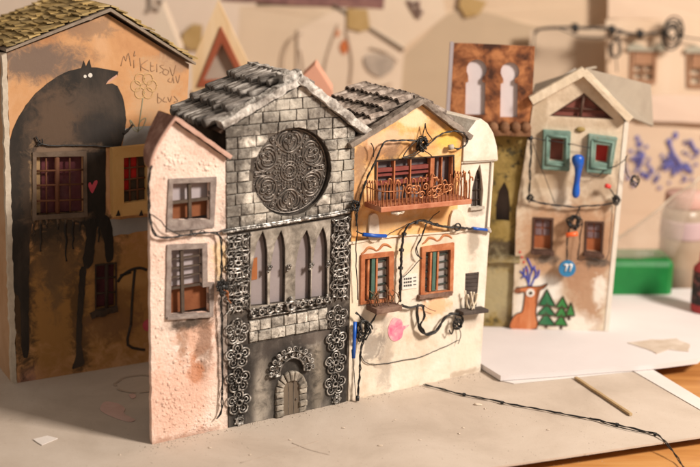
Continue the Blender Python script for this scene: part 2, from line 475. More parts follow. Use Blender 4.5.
def lace(mb, F, x0, y0, x1, y1, wpx, d, seed):
    """open lace strip between two pixels of its centre line"""
    rs = random.Random(seed)
    a, b = F.P(x0, y0, d), F.P(x1, y1, d); w = wpx
    n = 5; t = (b - a); s = Vector((1, 0, 0))
    pr = .00060
    for side in (-1, -.33, .33, 1):
        pts = []
        for i in range(n * 4 + 1):
            f = i / (n * 4); ph = i % 4
            off = side * w * (.5 if abs(side) == 1 else .5) + (.18 if abs(side) == 1 else .12) * w * math.cos(i * math.pi / 2 + (0 if side > 0 else math.pi)) * .8
            pts.append(a + t * f + s * off + Vector((rs.uniform(-.0007, .0007), rs.uniform(-.0003, .0003), rs.uniform(-.0006, .0006))))
        mb.tube(smooth(pts, 3), pr, 6)
    for i in range(n):
        c = a + t * ((i + .5) / n)
        mb.ring(c + Vector((rs.uniform(-.0003, .0003), -.0003, 0)), w * .24, pr * 1.1, 14, 6, 1.15)
        for k in range(3):
            q = a + t * ((i + k / 3 + rs.uniform(-.09, .09)) / n)
            mb.tube(smooth([q + s * (-w * .52) + Vector((0, 0, rs.uniform(-.0014, .0014))), q + Vector((0, -.0002, rs.uniform(-.0012, .0012))) , q + s * (w * .52) + Vector((0, 0, rs.uniform(-.0014, .0014)))], 3), pr * rs.uniform(.8, 1.1), 5)
        for sg in (-1, 1):
            q = a + t * ((i + .5) / n) + s * sg * w * .38
            mb.ring(q, w * .13, pr * .9, 9, 5, 1.6)
            mb.tube([a + t * (i / n) + s * sg * w * .1, a + t * ((i + .35) / n) + s * sg * w * .45], pr * .8, 5)
            mb.ball(a + t * (i / n) + s * sg * w * .5, pr * 1.7, 7)

def build_stone():
    F = F2
    H = thing('stone_house', F, 'tall grey stone model house with round rose window, lancets and small arched door', 'model house')
    MORTAR = mat('dark_mortar', [(.03, .025, .022), (.07, .058, .05), (.14, .12, .10)], scale=110, rough=.9, bump=.6, bscale=350,bdist=.001)
    BLOCK = mat('stone_block', [(.07, .062, .055), (.30, .272, .238), (.64, .60, .535)], scale=120, rough=.82, bump=.9, bscale=330, bdist=.0012, island=.25, speck=((.05, .043, .038), 200, .54, .70), lo=.3, hi=.62,
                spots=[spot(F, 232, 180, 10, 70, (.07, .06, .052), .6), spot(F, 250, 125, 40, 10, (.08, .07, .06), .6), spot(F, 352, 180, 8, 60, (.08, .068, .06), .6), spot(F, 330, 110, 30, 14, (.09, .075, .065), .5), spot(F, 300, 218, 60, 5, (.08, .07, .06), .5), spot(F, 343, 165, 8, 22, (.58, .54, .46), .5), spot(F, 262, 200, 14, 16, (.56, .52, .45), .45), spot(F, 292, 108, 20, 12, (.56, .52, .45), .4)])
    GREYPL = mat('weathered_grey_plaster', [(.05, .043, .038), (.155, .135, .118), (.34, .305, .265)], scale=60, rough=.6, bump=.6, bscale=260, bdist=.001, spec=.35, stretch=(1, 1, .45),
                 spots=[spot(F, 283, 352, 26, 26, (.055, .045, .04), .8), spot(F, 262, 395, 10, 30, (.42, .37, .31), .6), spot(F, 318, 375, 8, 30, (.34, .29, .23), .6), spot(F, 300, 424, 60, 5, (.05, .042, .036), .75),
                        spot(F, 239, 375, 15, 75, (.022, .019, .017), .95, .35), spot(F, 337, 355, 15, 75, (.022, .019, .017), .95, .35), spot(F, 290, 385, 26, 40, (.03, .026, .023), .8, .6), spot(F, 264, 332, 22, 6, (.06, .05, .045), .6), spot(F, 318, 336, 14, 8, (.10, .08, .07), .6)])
    LIGHTPL = mat('pale_tracery_card', [(.09, .078, .066), (.26, .23, .195), (.48, .435, .38)], scale=75, rough=.8, bump=.5, bscale=320, bdist=.0008)
    D = .078
    uL = 0.0005; uR = F.uv(346.5, 403)[0]; 
    bl, br = (0.0008, 0), (uR, 0)
    tl = F.uv(227.2, 128); tr = F.uv(355.5, 131); pk = F.uv(301, 84)
    cc = F.uv(292.4, 172); rr = abs(F.uv(292.4, 128.3)[1] - F.uv(292.4, 215.8)[1]) / 2
    hole = circle(cc, rr, 56)
    # lancets
    lan = []
    for tip, l1, l2, bL, bR, r1 in (((262.2, 230), (257, 243), (252.2, 270), (250.8, 306), (266, 304.5), (265.8, 250)), ((280.6, 229.5), (275.5, 242), (271, 266), (269.8, 304), (283.2, 302), (283.6, 248)),
                                    ((306.3, 229), (301, 240), (296, 264), (295.5, 300.5), (308.8, 299), (309.3, 247)), ((322.4, 226), (317.5, 238), (312.8, 262), (311.5, 298), (325.6, 296.5), (325.6, 244))):
        bL = (bL[0] - .8, bL[1]); l1 = (l1[0] - .8, l1[1]); l2 = (l2[0] - 1, l2[1]); bR = (bR[0] + 1, bR[1]); r1 = (r1[0] + 1, r1[1])
        lan.append(F.L(bL, bR, (r1[0] + .1, (bR[1] + r1[1]) / 2), r1, ((r1[0] * 1.3 + tip[0] * .7) / 2, (r1[1] + tip[1]) / 2 - 1), tip, l1, ((l1[0] + l2[0]) / 2 - .4, (l1[1] + l2[1]) / 2), l2, ((l2[0] + bL[0]) / 2 - .3, (l2[1] + bL[1]) / 2)))
    outer = [bl, br, (tr[0] - .0005, tr[1]), pk, tl]
    w = MB(); w.prism([rough(outer, .006, .0003), hole] + lan, 0, .0032); w.build('wall', MORTAR, H)
    m = MB(); m.box(.0012, .004, .0048, D, 0.0002, tl[1] - .001); m.build('side_wall', DARKCARD, H)
    m = MB(); m.box(uR - .0035, uR - .0005, .0048, D, 0.0002, tr[1] - .003); m.build('side_wall', DARKCARD, H)
    m = MB(); m.prism([[(bl[0] + .001, 0), (br[0] - .001, 0), (tr[0] - .002, tr[1] - .002), (pk[0], pk[1] - .003), (tl[0] + .002, tl[1] - .002)]], D + .0003, D + .003); m.build('back_wall', GREYBOARD, H)
    # blocks
    sy = lambda u: 0
    s0, s1 = F.uv(227, 231), F.uv(350, 211.5)
    vbase = (s0[1] + s1[1]) / 2 + .001
    def clip(poly, a, b, c):          # keep a*u+b*v<=c
        out = []
        for i in range(len(poly)):
            p, q = poly[i], poly[(i + 1) % len(poly)]
            fp, fq = a * p[0] + b * p[1] - c, a * q[0] + b * q[1] - c
            if fp <= 0: out.append(p)
            if fp * fq < 0:
                t = fp / (fp - fq); out.append((p[0] + (q[0] - p[0]) * t, p[1] + (q[1] - p[1]) * t))
        return out
    def half(p, q, inset):
        a, b = q[1] - p[1], -(q[0] - p[0]); l = math.hypot(a, b); a /= l; b /= l
        c = a * p[0] + b * p[1] - inset
        return a, b, c
    def block(mb, poly, h=.0011, circ=None):
        pts = []
        for i in range(len(poly)):
            p, q = Vector(poly[i]), Vector(poly[(i + 1) % len(poly)]); k = max(1, int((q - p).length / .0016))
            pts += [p.lerp(q, j / k) for j in range(k)]
        if circ:
            c, r = Vector(circ[0]), circ[1]
            pts = [c + (p - c).normalized() * max(r, (p - c).length) for p in pts]
        n = len(pts)
        ar = abs(sum(pts[i].x * pts[(i + 1) % n].y - pts[(i + 1) % n].x * pts[i].y for i in range(n))) / 2
        if n < 4 or ar < 6e-6: return
        cen = sum(pts, Vector((0, 0))) / n
        vs = []; fs = []; off = rnd(0, 50); h = h * rnd(.7, 1.25); tx, ty = rnd(-.03, .03), rnd(-.03, .03)
        for ins, hh in ((0, .0002), (.00005, h * .75), (.0003, h), (.0009, h * 1.02)):
            for p in pts:
                d = cen - p; q = p + d.normalized() * ins
                g = noise.noise(Vector((q.x * 300, q.y * 300, off)))
                q = q + d.normalized() * g * .00035
                vs.append((q.x, -(hh + (g * .0002 if hh > .0005 else 0) + tx * (q.x - cen.x) + ty * (q.y - cen.y)), q.y))
        for r_ in range(3):
            for i in range(n): fs.append((r_ * n + i, r_ * n + (i + 1) % n, r_ * n + n + (i + 1) % n, r_ * n + n + i))
        vs.append((cen.x, -h * 1.02, cen.y))
        for i in range(n): fs.append((3 * n + i, 3 * n + (i + 1) % n, 4 * n))
        mb.add(vs, fs, True)
    m = MB(); ch = .0079; gap = .00065; v = vbase; row = 0
    slope = .0
    while v < pk[1]:
        u = .001 - rnd(0, .007)
        while u < uR + .01:
            L = rnd(.0092, .0150)
            p = [(u, v), (u + L, v), (u + L, v + ch), (u, v + ch)]
            p = [(a + rnd(-.0004, .0004), b + rnd(-.0003, .0003)) for a, b in p]
            p = clip(p, -1, 0, -.001); 
            p = p and clip(p, 1, 0, max(br[0], tr[0]) - .001)
            p = p and clip(p, *half(tl, pk, -.0004)) if False else p
            for (A, B) in ((pk, tl), (tr, pk)):
                if p:
                    a, b = -(B[1] - A[1]), (B[0] - A[0]); l = math.hypot(a, b); a /= l; b /= l
                    if a * cc[0] + b * cc[1] > a * A[0] + b * A[1]: a, b = -a, -b
                    p = clip(p, a, b, a * A[0] + b * A[1] - .0005)
            if p and len(p) > 2:
                cx = sum(a for a, b in p) / len(p); cy = sum(b for a, b in p) / len(p)
                dist = math.hypot(cx - cc[0], cy - cc[1])
                if dist > rr + .0005: block(m, p, circ=(cc, rr + .0002))
                elif dist > rr - .003: block(m, p, .0008, circ=(cc, rr + .0002))
            u += L + gap
        v += ch + gap; row += 1
    m.build('stone_blocks', BLOCK, H)
    # the two low courses
    m = MB(); a0, a1 = F.uv(249, 321), F.uv(326.5, 308)
    mid = (a0[1] + a1[1]) / 2
    for r_ in range(2):
        u = a0[0] - (.004 if r_ else 0)
        while u < a1[0]:
            L = rnd(.0085, .0125); p = [(max(u, a0[0]), mid - r_ * .0088), (min(u + L, a1[0]), mid - r_ * .0088), (min(u + L, a1[0]), mid - r_ * .0088 - .0081), (max(u, a0[0]), mid - r_ * .0088 - .0081)]
            p = [(a + rnd(-.0003, .0003), b + rnd(-.0003, .0003)) for a, b in p][::-1]
            if p[0][0] != p[1][0]: block(m, p, .0017)
            u += L + .0006
    m.build('stone_blocks', BLOCK, H)
    # lower plaster panel, tracery panel
    p0 = mid - 2 * .0088 - .001
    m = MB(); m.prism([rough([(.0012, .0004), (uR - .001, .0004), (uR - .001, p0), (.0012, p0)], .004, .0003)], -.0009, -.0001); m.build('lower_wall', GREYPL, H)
    e = F.L((249, 309), (328, 296.5), (330, 219), (250, 232))
    m = MB(); m.prism([rough(e, .005, .0002)] + lan, -.0011, -.0001); m.build('tracery', LIGHTPL, H)
    m = MB(); m.box(e[0][0] - .002, e[1][0] + .004, .0034, .0042, e[0][1] - .004, e[2][1] + .004); m.build('interior_panel', mat('grey_lilac_card', [(.23, .195, .20), (.31, .27, .275)], scale=25, rough=.7, bump=.1), H)
    RED = mat('rust_paper', [(.28, .09, .03), (.38, .14, .05)], rough=.8)
    q = F.L((249, 282), (259, 280), (259, 258), (249, 262)); m = MB(); m.quadbox(q, .0028, .0032); m.build('interior_slat', RED, H)
    # string course
    m = MB(); st = [F.P(x, y, -.0022) for x, y in ((222.5, 232.5), (250, 228.5), (280, 224), (305, 219.5), (330, 215.5), (351, 211.5))]
    m.tube(smooth([p + noise.noise_vector(p * 100) * .0005 for p in st], 6), .0013, 8)
    m.tube(smooth([p + Vector((0, .0008, .0016)) for p in st], 6), .0008, 7)
    for x in range(226, 350, 5): m.ball(F.P(x, 231.6 - (x - 227) * .158, -.0028), .0007, 6)
    m.ball(F.P(305, 218.2, -.0034), .0024, 10, (1.5, 1, .8)); m.build('string_course', SILVER, H)
    # rose window
    m = MB(); m.prism([circle(cc, rr + .001, 56)], .0050, .0062); rose = m.build('rose_window', PEWTER, H)
    m = MB(); dd = .0047
    C3 = Vector((cc[0], dd, cc[1]))
    def pol(r_, a): return C3 + Vector((math.cos(a) * r_ * rr, 0, math.sin(a) * r_ * rr))
    for q, tr_ in ((.07, .0006), (.135, .0006), (.215, .0006), (.96, .0008)): m.tube([pol(q, 2 * math.pi * k / 48) for k in range(48)], tr_, 6, True)
    for k in range(14):
        a = 2 * math.pi * k / 14; m.tube([pol(.08, a), pol(.205, a)], .0004, 5)
    for k in range(22): m.ball(pol(.275, 2 * math.pi * k / 22), .0009, 7)
    for k in range(26): m.ball(pol(.34, 2 * math.pi * k / 26), .0007, 6)
    for k in range(16):
        a = 2 * math.pi * k / 16; m.tube(smooth([pol(.36, a - .16), pol(.43, a), pol(.36, a + .16)], 4), .0005, 5)
    for k in range(6):
        a0_ = math.pi / 2 + k * math.pi / 3
        def lp(x, y): 
            return C3 + Vector((math.cos(a0_) * x - math.sin(a0_) * y, 0, math.sin(a0_) * x + math.cos(a0_) * y)) * rr
        # big round motif with a palmette inside
        m.tube([lp(.66 + .235 * math.cos(t), .235 * math.sin(t)) for t in [2 * math.pi * j / 26 for j in range(3, 24)]], .0008, 6)
        for sg in (-1, 1):
            m.tube(smooth([lp(.47, sg * .03), lp(.56, sg * .13), lp(.68, sg * .16), lp(.74, sg * .09), lp(.68, sg * .05), lp(.62, sg * .08)], 5), .0007, 6)
            m.tube(smooth([lp(.55, 0), lp(.66, sg * .05), lp(.80, sg * .06), lp(.86, 0)], 4), .0006, 6)
            m.tube(smooth([lp(.90, sg * .06), lp(.86, sg * .20), lp(.76, sg * .29), lp(.66, sg * .30), lp(.60, sg * .25), lp(.64, sg * .21)], 5), .0009, 6)
            m.tube(smooth([lp(.46, sg * .12), lp(.52, sg * .22), lp(.60, sg * .30), lp(.72, sg * .36), lp(.80, sg * .40)], 4), .0007, 6)
            m.ball(lp(.68, sg * .10), .0012, 7); m.ball(lp(.82, sg * .14), .0009, 7); m.ball(lp(.90, sg * .26), .0010, 7)
        for j in range(3): m.ball(lp(.5 + .06 * j, 0), .0009, 7)
        m.ball(lp(.78, 0), .0015, 8, (1, .7, 1.2))
        b = a0_ + math.pi / 6
        for r_, q in ((.50, .0011), (.58, .0014), (.70, .0009), (.86, .0016)): m.ball(pol(r_, b), q, 8)
        m.tube([pol(.86 + .06 * math.cos(t), b + .07 * math.sin(t)) for t in [2 * math.pi * j / 12 for j in range(12)]], .0006, 5, True)
    for k in range(60): m.ball(pol(.915, 2 * math.pi * k / 60), .0006, 5)
    m.build('filigree', PEWTERHI, rose)
    # silver lace and flowers
    for (x0, y0, x1, y1, w_, sd_) in ((238, 236, 238, 313, .0165, 3), (341.5, 219, 340, 301, .0135, 5)):
        m = MB(); lace(m, F, x0, y0, x1, y1, w_, -.0016, sd_); m.build('silver_lace', SILVER, H)
    for lst, rad in ((((237.3, 331.5), (237.8, 356), (238.4, 380), (239, 402.5)), .0098), (((337, 317), (336.2, 340), (335.6, 362.5), (335, 384)), .0093)):
        for x, y in lst:
            m = MB(); flower(m, F.P(x, y, -.0022), rad * 1.08, .00054); m.build('silver_flower', SILVER, H)
    for x, y in ((239.6, 421), (336.5, 402)):
        m = MB(); c = F.P(x, y, -.0018); c.z = max(c.z, .0045); m.ring(c, .0028, .0010, 16); m.ring(c, .0014, .0006, 12)
        for k in range(7):
            a = 2 * math.pi * k / 7; m.ball(c + Vector((math.cos(a) * .0042, .0004, math.sin(a) * .0042)), .0009, 7)
        m.build('silver_ring', SILVER, H)
    # balustrade of rings
    m = MB()
    for x in range(253, 330, 1):
        pass
    for i in range(10):
        x = 253.5 + i * 8.15; y = 313.5 - i * 1.55
        if i == 4: continue
        c = F.P(x, y, -.0022); m.ring(c, .0023, .0009, 14); m.ball(c + Vector((0, -.0004, .0036)), .0011, 8); m.ball(c + Vector((0, .0006, 0)), .0008, 6)
        m.ball(c + Vector((.0032, 0, .001)), .0007, 6); m.ball(c + Vector((.0032, 0, -.0012)), .0007, 6)
    c = F.P(291, 306, -.0032); m.ring(c, .0034, .0014, 18); m.ball(c + Vector((0, 0, .0062)), .0018, 8); m.ball(c + Vector((.0042, 0, .0032)), .0013, 8); m.ball(c + Vector((-.0042, 0, .0032)), .0013, 8); m.ball(c + Vector((0, 0, -.0055)), .0013, 8)
    m.tube([F.P(250, 318.5, -.0016), F.P(328, 305.5, -.0016)], .0006, 6); m.tube([F.P(250, 310, -.0014), F.P(328, 297, -.0014)], .0006, 6)
    m.build('balustrade', SILVER, H)
    for x, y, dk in ((248.3, 272.5, 0), (269.2, 269, 0), (288.6, 268, 1), (311.2, 266.5, 0), (328.6, 264, 0)):
        m = MB(); c = F.P(x, y, -.0026)
        m.ball(c, .0019, 9, (1.1, .8, .9)); m.ball(c + Vector((.0016, 0, .0016)), .0013, 8); m.ball(c + Vector((-.0012, 0, -.0020)), .0012, 8); m.ball(c + Vector((-.001, -.0006, .002)), .0010, 8)
        m.build('pearl_boss', PEWTERHI if dk else SILVER, H)
    # door
    WOOD = mat('aged_wooden_door', [(.06, .045, .033), (.12, .092, .068), (.19, .15, .11)], scale=70, rough=.8, bump=.6, bscale=260, stretch=(1, 1, .12))
    ul, ur = F.uv(274.5, 422)[0], F.uv(305, 416)[0]; uc = (ul + ur) / 2; top = F.uv(290.5, 370)[1]
    ro = (ur - ul) / 2; ri = ro * .52; spring = top - ro * 1.15
    def arch(r_, n=14, v0=.0006):
        k = 1.15
        return [(uc - r_, v0), (uc + r_, v0)] + [(uc + r_ * math.cos(math.pi * i / n), spring + r_ * k * math.sin(math.pi * i / n)) for i in range(n + 1)]
    m = MB(); m.prism([arch(ri + .0006)], -.0018, -.0010); door = m.build('door', WOOD, H)
    m = MB()
    for k in (-.33, .33): m.box(uc + ri * k - .0002, uc + ri * k + .0002, -.0021, -.0017, .001, spring + ri * .8)
    m.ball((uc + ri * .6, -.0024, spring * .6), .0009, 7); m.build('handle', PEWTERHI, door)
    m = MB(); segs = 9
    def seg(r0, r1, a0, a1):
        return [(uc + r0 * math.cos(a0), spring + 1.15 * r0 * math.sin(a0)), (uc + r1 * math.cos(a0), spring + 1.15 * r1 * math.sin(a0)), (uc + r1 * math.cos(a1), spring + 1.15 * r1 * math.sin(a1)), (uc + r0 * math.cos(a1), spring + 1.15 * r0 * math.sin(a1))]
    SURR = mat('door_stone', [(.09, .078, .066), (.24, .21, .175), (.44, .40, .34)], scale=170, rough=.75, bump=.7, bscale=330, island=.15)
    for i in range(segs): block(m, seg(ri, ro, math.pi * i / segs + .03, math.pi * (i + 1) / segs - .03), .0034)
    nb = 4; hh = spring / nb
    for sgn in (-1, 1):
        for i in range(nb):
            a, b = sorted((uc + sgn * ri, uc + sgn * ro)); block(m, [(a, i * hh + .0007), (b, i * hh + .0007), (b, (i + 1) * hh - .0002), (a, (i + 1) * hh - .0002)], .0034)
    m.build('door_surround', SURR, H)
    # silver crown above the door
    m = MB(); c = Vector((uc - .0005, -.0036, F.uv(290, 369.5)[1])); Ro = (F.uv(311.5, 361)[0] - F.uv(268, 366)[0]) / 2; Ri = Ro * .56
    def pc(r_, a): return c + Vector((math.cos(a) * r_, -.0006, math.sin(a) * r_ * 1.0))
    A0, A1 = -.12, math.pi + .12
    ap = [A0 + (A1 - A0) * i / 20 for i in range(21)]
    plate = MB(); plate.prism([[(c.x + math.cos(a) * Ro * .9, c.z + math.sin(a) * Ro * .9) for a in ap] + [(c.x + math.cos(a) * Ri * .95, c.z + math.sin(a) * Ri * .95) for a in ap[::-1]]], -.0034, -.0012); crown_back = plate
    for r_ in (Ri, Ro * .83): m.tube([pc(r_, A0 + (A1 - A0) * i / 24) for i in range(25)], .0008, 6)
    for k in range(12):
        a = A0 + (A1 - A0) * (k + .5) / 12; q = pc(Ro * .95, a)
        m.ring(q, .0017, .00065, 10, 5); m.ball(q, .0006, 6)
    for k in range(7):
        a = A0 + (A1 - A0) * (k + .5) / 7; rm_ = (Ri + Ro * .83) / 2; dr = (Ro * .83 - Ri) / 2
        pts = []
        for j in range(16):
            t = j / 15 * 3.6 * math.pi / 1.6; q = dr * (1 - j / 19)
            pts.append(pc(rm_ + q * math.cos(t), a + q * math.sin(t) / rm_))
        m.tube(pts, .0006, 5)
        m.ball(pc(rm_, a), .0008, 6)
    m.tube([pc(Ri, A0), pc(Ro * .83, A0)], .0008, 6); m.tube([pc(Ri, A1), pc(Ro * .83, A1)], .0008, 6)
    cr = m.build('silver_crown', SILVER, H); crown_back.build('crown_plate', PEWTER, cr)
    # roof
    TILE = mat('grey_roof_tile', [(.045, .038, .034), (.16, .14, .125), (.44, .41, .38)], scale=210, rough=.6, bump=.9, bscale=300, bdist=.0012, island=.3, spec=.4, stretch=(.3, 2.2, .3), lo=.36, hi=.66)
    RIMM = mat('grey_plaster_verge', [(.12, .10, .09), (.38, .35, .32), (.68, .65, .61)], scale=130, rough=.75, bump=.9, bscale=260, bdist=.0015, lo=.33, hi=.62)
    rt = F.uv(299, 77); el = F.uv(221, 124); er = F.uv(367, 133)
    UNDER = mat('brown_roof_card', [(.05, .03, .022), (.10, .06, .04)], rough=.9)
    m = MB(); m.prism([[(el[0] - .003, el[1] - .005), (rt[0], rt[1] - .003), (er[0], er[1] - .003), (er[0] - .001, er[1] - .005), (pk[0], pk[1] - .001), (el[0] + .002, el[1] - .008)][::-1]], .003, D + .002)
    roof = m.build('roof', UNDER, H)
    m = MB(); clay_rolls(m, (rt[0], rt[1] - .002), (el[0] - .004, el[1] - .006), .009, D, 4, 9, .0033, .0048, 4)
    clay_rolls(m, (rt[0], rt[1] - .002), (er[0], er[1] - .004), .009, D, 4, 9, .0033, .0045, 9)
    m.build('roof_tiles', TILE, roof)
    m = MB()
    m.bar((rt[0] + .001, .001, rt[1] - .001), (el[0] - .001, .001, el[1] - .0005), .011, (0, 0, 1), .0058, 40, .0016)
    m.bar((rt[0] - .002, .001, rt[1] + .0002), (er[0], .001, er[1]), .012, (0, 0, 1), .0066, 40, .0016, 5)
    m.bar((rt[0] - .013, .006, rt[1] - .002), (rt[0] + .003, .004, rt[1] + .001), .014, (0, 0, 1), .0075, 14, .0022, 9)
    m.bar((rt[0], .004, rt[1] + .0005), (rt[0], D, rt[1] + .0005), .006, (0, 0, 1), .004, 18, .002, 15)
    m.build('verge', RIMM, roof)
build_stone()

# ================================================================== ORANGE HOUSE
def scrollwork(mb, F, x0, x1, yb0, yb1, hpx, d, seed):
    rs = random.Random(seed); n = 23
    for i in range(n):
        f = i / (n - 1); x = x0 + (x1 - x0) * f; y = yb0 + (yb1 - yb0) * f
        b = F.P(x, y, d); h = rs.uniform(.016, .0235)
        pts = [b, b + Vector((rs.uniform(-.0006, .0006), 0, h * .5)), b + Vector((rs.uniform(-.001, .001), 0, h * .85))]
        k = i % 3; sg = rs.choice((-1, 1))
        if k != 2:
            w = rs.uniform(.0014, .0024)
            pts += [b + Vector((sg * w * .5, -.0004, h)), b + Vector((sg * w * 1.5, -.0006, h * .97)), b + Vector((sg * w * 1.9, -.0004, h * .82))]
        else: pts.append(b + Vector((0, 0, h)))
        mb.tube(smooth(pts, 4), .00064, 6)
    for i in range(11):
        x = x0 + (x1 - x0) * (.30 + .048 * i); y = yb0 + (yb1 - yb0) * (.30 + .048 * i) - rs.uniform(8, 20)
        c = F.P(x, y, d - .0012); q = rs.uniform(.0025, .0045); pts = []; s0 = rs.uniform(0, 6)
        for j in range(22):
            t = s0 + j * .42; r_ = q * (1 - j / 26); pts.append(c + Vector((math.cos(t) * r_, rs.uniform(-.0004, .0004), math.sin(t) * r_)))
        mb.tube(pts, .00065, 6)
    for i in range(6):
        c = F.P(x0 + (x1 - x0) * .62 + rs.uniform(-8, 8), yb0 - 18 + rs.uniform(-8, 4), d - .001)
        mb.tube(smooth([c, c + Vector((rs.uniform(-.005, .005), -.002, rs.uniform(-.004, .006))), c + Vector((rs.uniform(-.008, .008), -.001, rs.uniform(-.006, .008)))], 5), .0006, 5)

def build_orange():
    F = F3
    H = thing('orange_house', F, 'model house with orange upper wall, copper balcony and two orange framed lower windows', 'model house')
    white = (.80, .71, .58)
    M = mat('orange_plaster', [(.55, .25, .08), (.74, .43, .17), (.81, .59, .36)], scale=46, rough=.8, bump=.5, bscale=220, bdist=.001, bump2=(80, .8),
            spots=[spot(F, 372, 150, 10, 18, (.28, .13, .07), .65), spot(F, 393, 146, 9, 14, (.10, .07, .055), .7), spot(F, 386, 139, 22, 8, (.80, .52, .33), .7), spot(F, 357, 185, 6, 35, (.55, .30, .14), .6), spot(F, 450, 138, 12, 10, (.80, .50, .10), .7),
                   spot(F, 444, 225, 14, 14, (.70, .42, .20), .5), spot(F, 385, 222, 24, 8, (.62, .42, .24), .6), spot(F, 360, 165, 6, 20, (.30, .17, .10), .6), spot(F, 440, 122, 10, 8, (.42, .25, .12), .5), spot(F, 412, 118, 14, 8, (.84, .66, .45), .6), spot(F, 400, 150, 30, 5, (.40, .22, .12), .45)])
    ML = mat('cream_lower_plaster', [(.60, .48, .36), (.72, .63, .52), (.79, .72, .62)], scale=36, rough=.82, bump=.5, bscale=240, bdist=.001, bump2=(70, .8),
             spots=[spot(F, 435, 306, 14, 12, (.78, .42, .22), .7), spot(F, 428, 297, 12, 4, (.20, .12, .08), .7), spot(F, 385, 355, 7, 40, (.36, .30, .25), .5), spot(F, 372, 345, 10, 16, (.20, .17, .15), .55, 1.6), spot(F, 366, 400, 14, 4, (.35, .26, .2), .6), spot(F, 440, 383, 30, 3, (.45, .36, .28), .6),
                    spot(F, 424, 258, 5, 20, (.80, .60, .35), .6), spot(F, 353, 280, 5, 60, (.78, .66, .5), .6), spot(F, 400, 250, 14, 8, (.82, .62, .38), .5), spot(F, 385, 312, 8, 4, (.8, .6, .5), .6)])
    D = .082
    uR = F.uv(449.5, 379)[0]
    tl = F.uv(352, 142); pk = F.uv(420, 104); tr = F.uv(463, 137); bt = F.uv(455, 236)
    mid0, mid1 = F.uv(348, 243), F.uv(456, 232)
    hole = F.L((375.5, 206), (453, 196), (452.5, 156), (376, 161.5))
    up = [(0.0006, mid0[1]), (mid1[0], mid1[1]), (tr[0] - .0005, tr[1]), pk, (0.0008, tl[1])]
    w = MB(); w.prism([rough(up, .005, .0003), hole], 0, .004); w.build('wall', M, H)
    h1 = F.L((363, 300.5), (387.5, 298), (387.5, 255.7), (363.5, 258.5)); h2 = F.L((423, 292.5), (448, 289.5), (449, 249), (424, 251.5))
    lo = [(.0006, 0), (uR, 0), (mid1[0] - .0004, mid1[1]), (.0006, mid0[1])]
    w = MB(); w.prism([rough(lo, .005, .0003), h1, h2], -.0005, .0038); w.build('lower_wall', ML, H)
    m = MB(); m.box(.001, .004, .0042, D, 0, tl[1] - .002); m.build('side_wall', GREYBOARD, H)
    m = MB(); m.box(uR - .0045, uR - .001, .0042, D, 0, tr[1] - .006); m.build('side_wall', GREYBOARD, H)
    m = MB(); m.prism([[(.001, 0), (uR - .001, 0), (tr[0] - .002, tr[1] - .003), (pk[0], pk[1] - .003), (.001, tl[1] - .003)]], D + .0003, D + .003); m.build('back_wall', GREYBOARD, H)
    m = MB(); m.bar(F.P(347.6, 243.5, -.0012), F.P(392, 236, -.0012), .0012, (0, 0, 1), .0016, 12, .0005); m.bar(F.P(392, 236.2, -.0012), F.P(455, 232, -.0012), .0012, (0, 0, 1), .0012, 12, .0005); m.build('moulding', ML, H)
    # long window
    TER = mat('terracotta_paint', [(.28, .085, .035), (.42, .145, .06), (.54, .24, .12)], scale=90, rough=.7, bump=.5, bscale=300)
    REDW = mat('dark_red_slats', [(.17, .04, .035), (.26, .065, .05)], scale=90, rough=.7)
    PANE = mat('smoky_pane', [(.11, .09, .10), (.19, .16, .165)], scale=60, rough=.4, spec=.5)
    o = F.L((374.5, 208), (454, 197.5), (453.8, 154.6), (374.8, 160.2))
    W = frame_ring(o, hole, -.0012, .003).build('window', DARKCARD, H, .0002)
    m = MB(); m.quadbox([(a, b) for a, b in hole], .006, .0066); m.build('pane', PANE, W)
    m = MB()
    for x, wd in ((376.8, .0014), (394, .0016), (410, .0012), (431.5, .0042), (441, .0010), (451.5, .0013)):
        u = F.uv(x, 185)[0]; yb = F.uv(x, 206 - (x - 375) * .13)[1]; yt = F.uv(x, 161 - (x - 375) * .065)[1]
        m.box(u - wd / 2, u + wd / 2, -.0004, .004, yb, yt, .0002)
    m.build('mullion', TER, W, .0002)
    m = MB()
    for y, hh in ((171, .0016), (176, .0009), (184, .0016)): 
        a, b = F.uv(377, y), F.uv(429, y - 4.5); m.quadbox([(a[0], a[1] - hh), (b[0], b[1] - hh), (b[0], b[1] + hh), (a[0], a[1] + hh)], .001, .004)
    m.build('slat', REDW, W)
    # balcony
    BAL = mat('balcony_floor', [(.32, .105, .055), (.44, .165, .09), (.54, .26, .16)], scale=70, rough=.65, bump=.5, bscale=280)
    pr = -.024
    a, b = F.uv(381, 207.5, pr), F.uv(472, 199, pr); 
    bal = MB(); th = .0042
    vmid = (a[1] + b[1]) / 2
    bal.hexa([(a[0], pr, a[1] - th), (b[0], pr, b[1] - th), (b[0], -.0002, b[1] - th), (a[0], -.0002, a[1] - th), (a[0], pr, a[1]), (b[0], pr, b[1]), (b[0], -.0002, b[1]), (a[0], -.0002, a[1])])
    B = bal.build('balcony', BAL, H, .0006)
    m = MB(); scrollwork(m, F, 383, 469, 207.5, 198.5, 28, pr + .0012, 11)
    rs = random.Random(2)
    for i in range(6):
        d = pr + .002 + i * .0038; bb = Vector((a[0] + .0012, d, a[1])); h = rs.uniform(.012, .021)
        m.tube(smooth([bb, bb + Vector((rs.uniform(-.001, .001), 0, h * .6)), bb + Vector((0, .001, h)), bb + Vector((0, .0025, h * .9))], 4), .00055, 6)
        bb = Vector((b[0] - .0012, d, b[1])); m.tube(smooth([bb, bb + Vector((0, 0, h * .6)), bb + Vector((0, .001, h * 1.1)), bb + Vector((0, .0025, h))], 4), .00055, 6)
    m.tube(smooth([Vector((a[0] + .001, -.001, a[1] + .012)), Vector((a[0] + .001, pr + .001, a[1] + .0125)), Vector((a[0] + .02, pr + .001, a[1] + .011))], 4), .0005, 6)
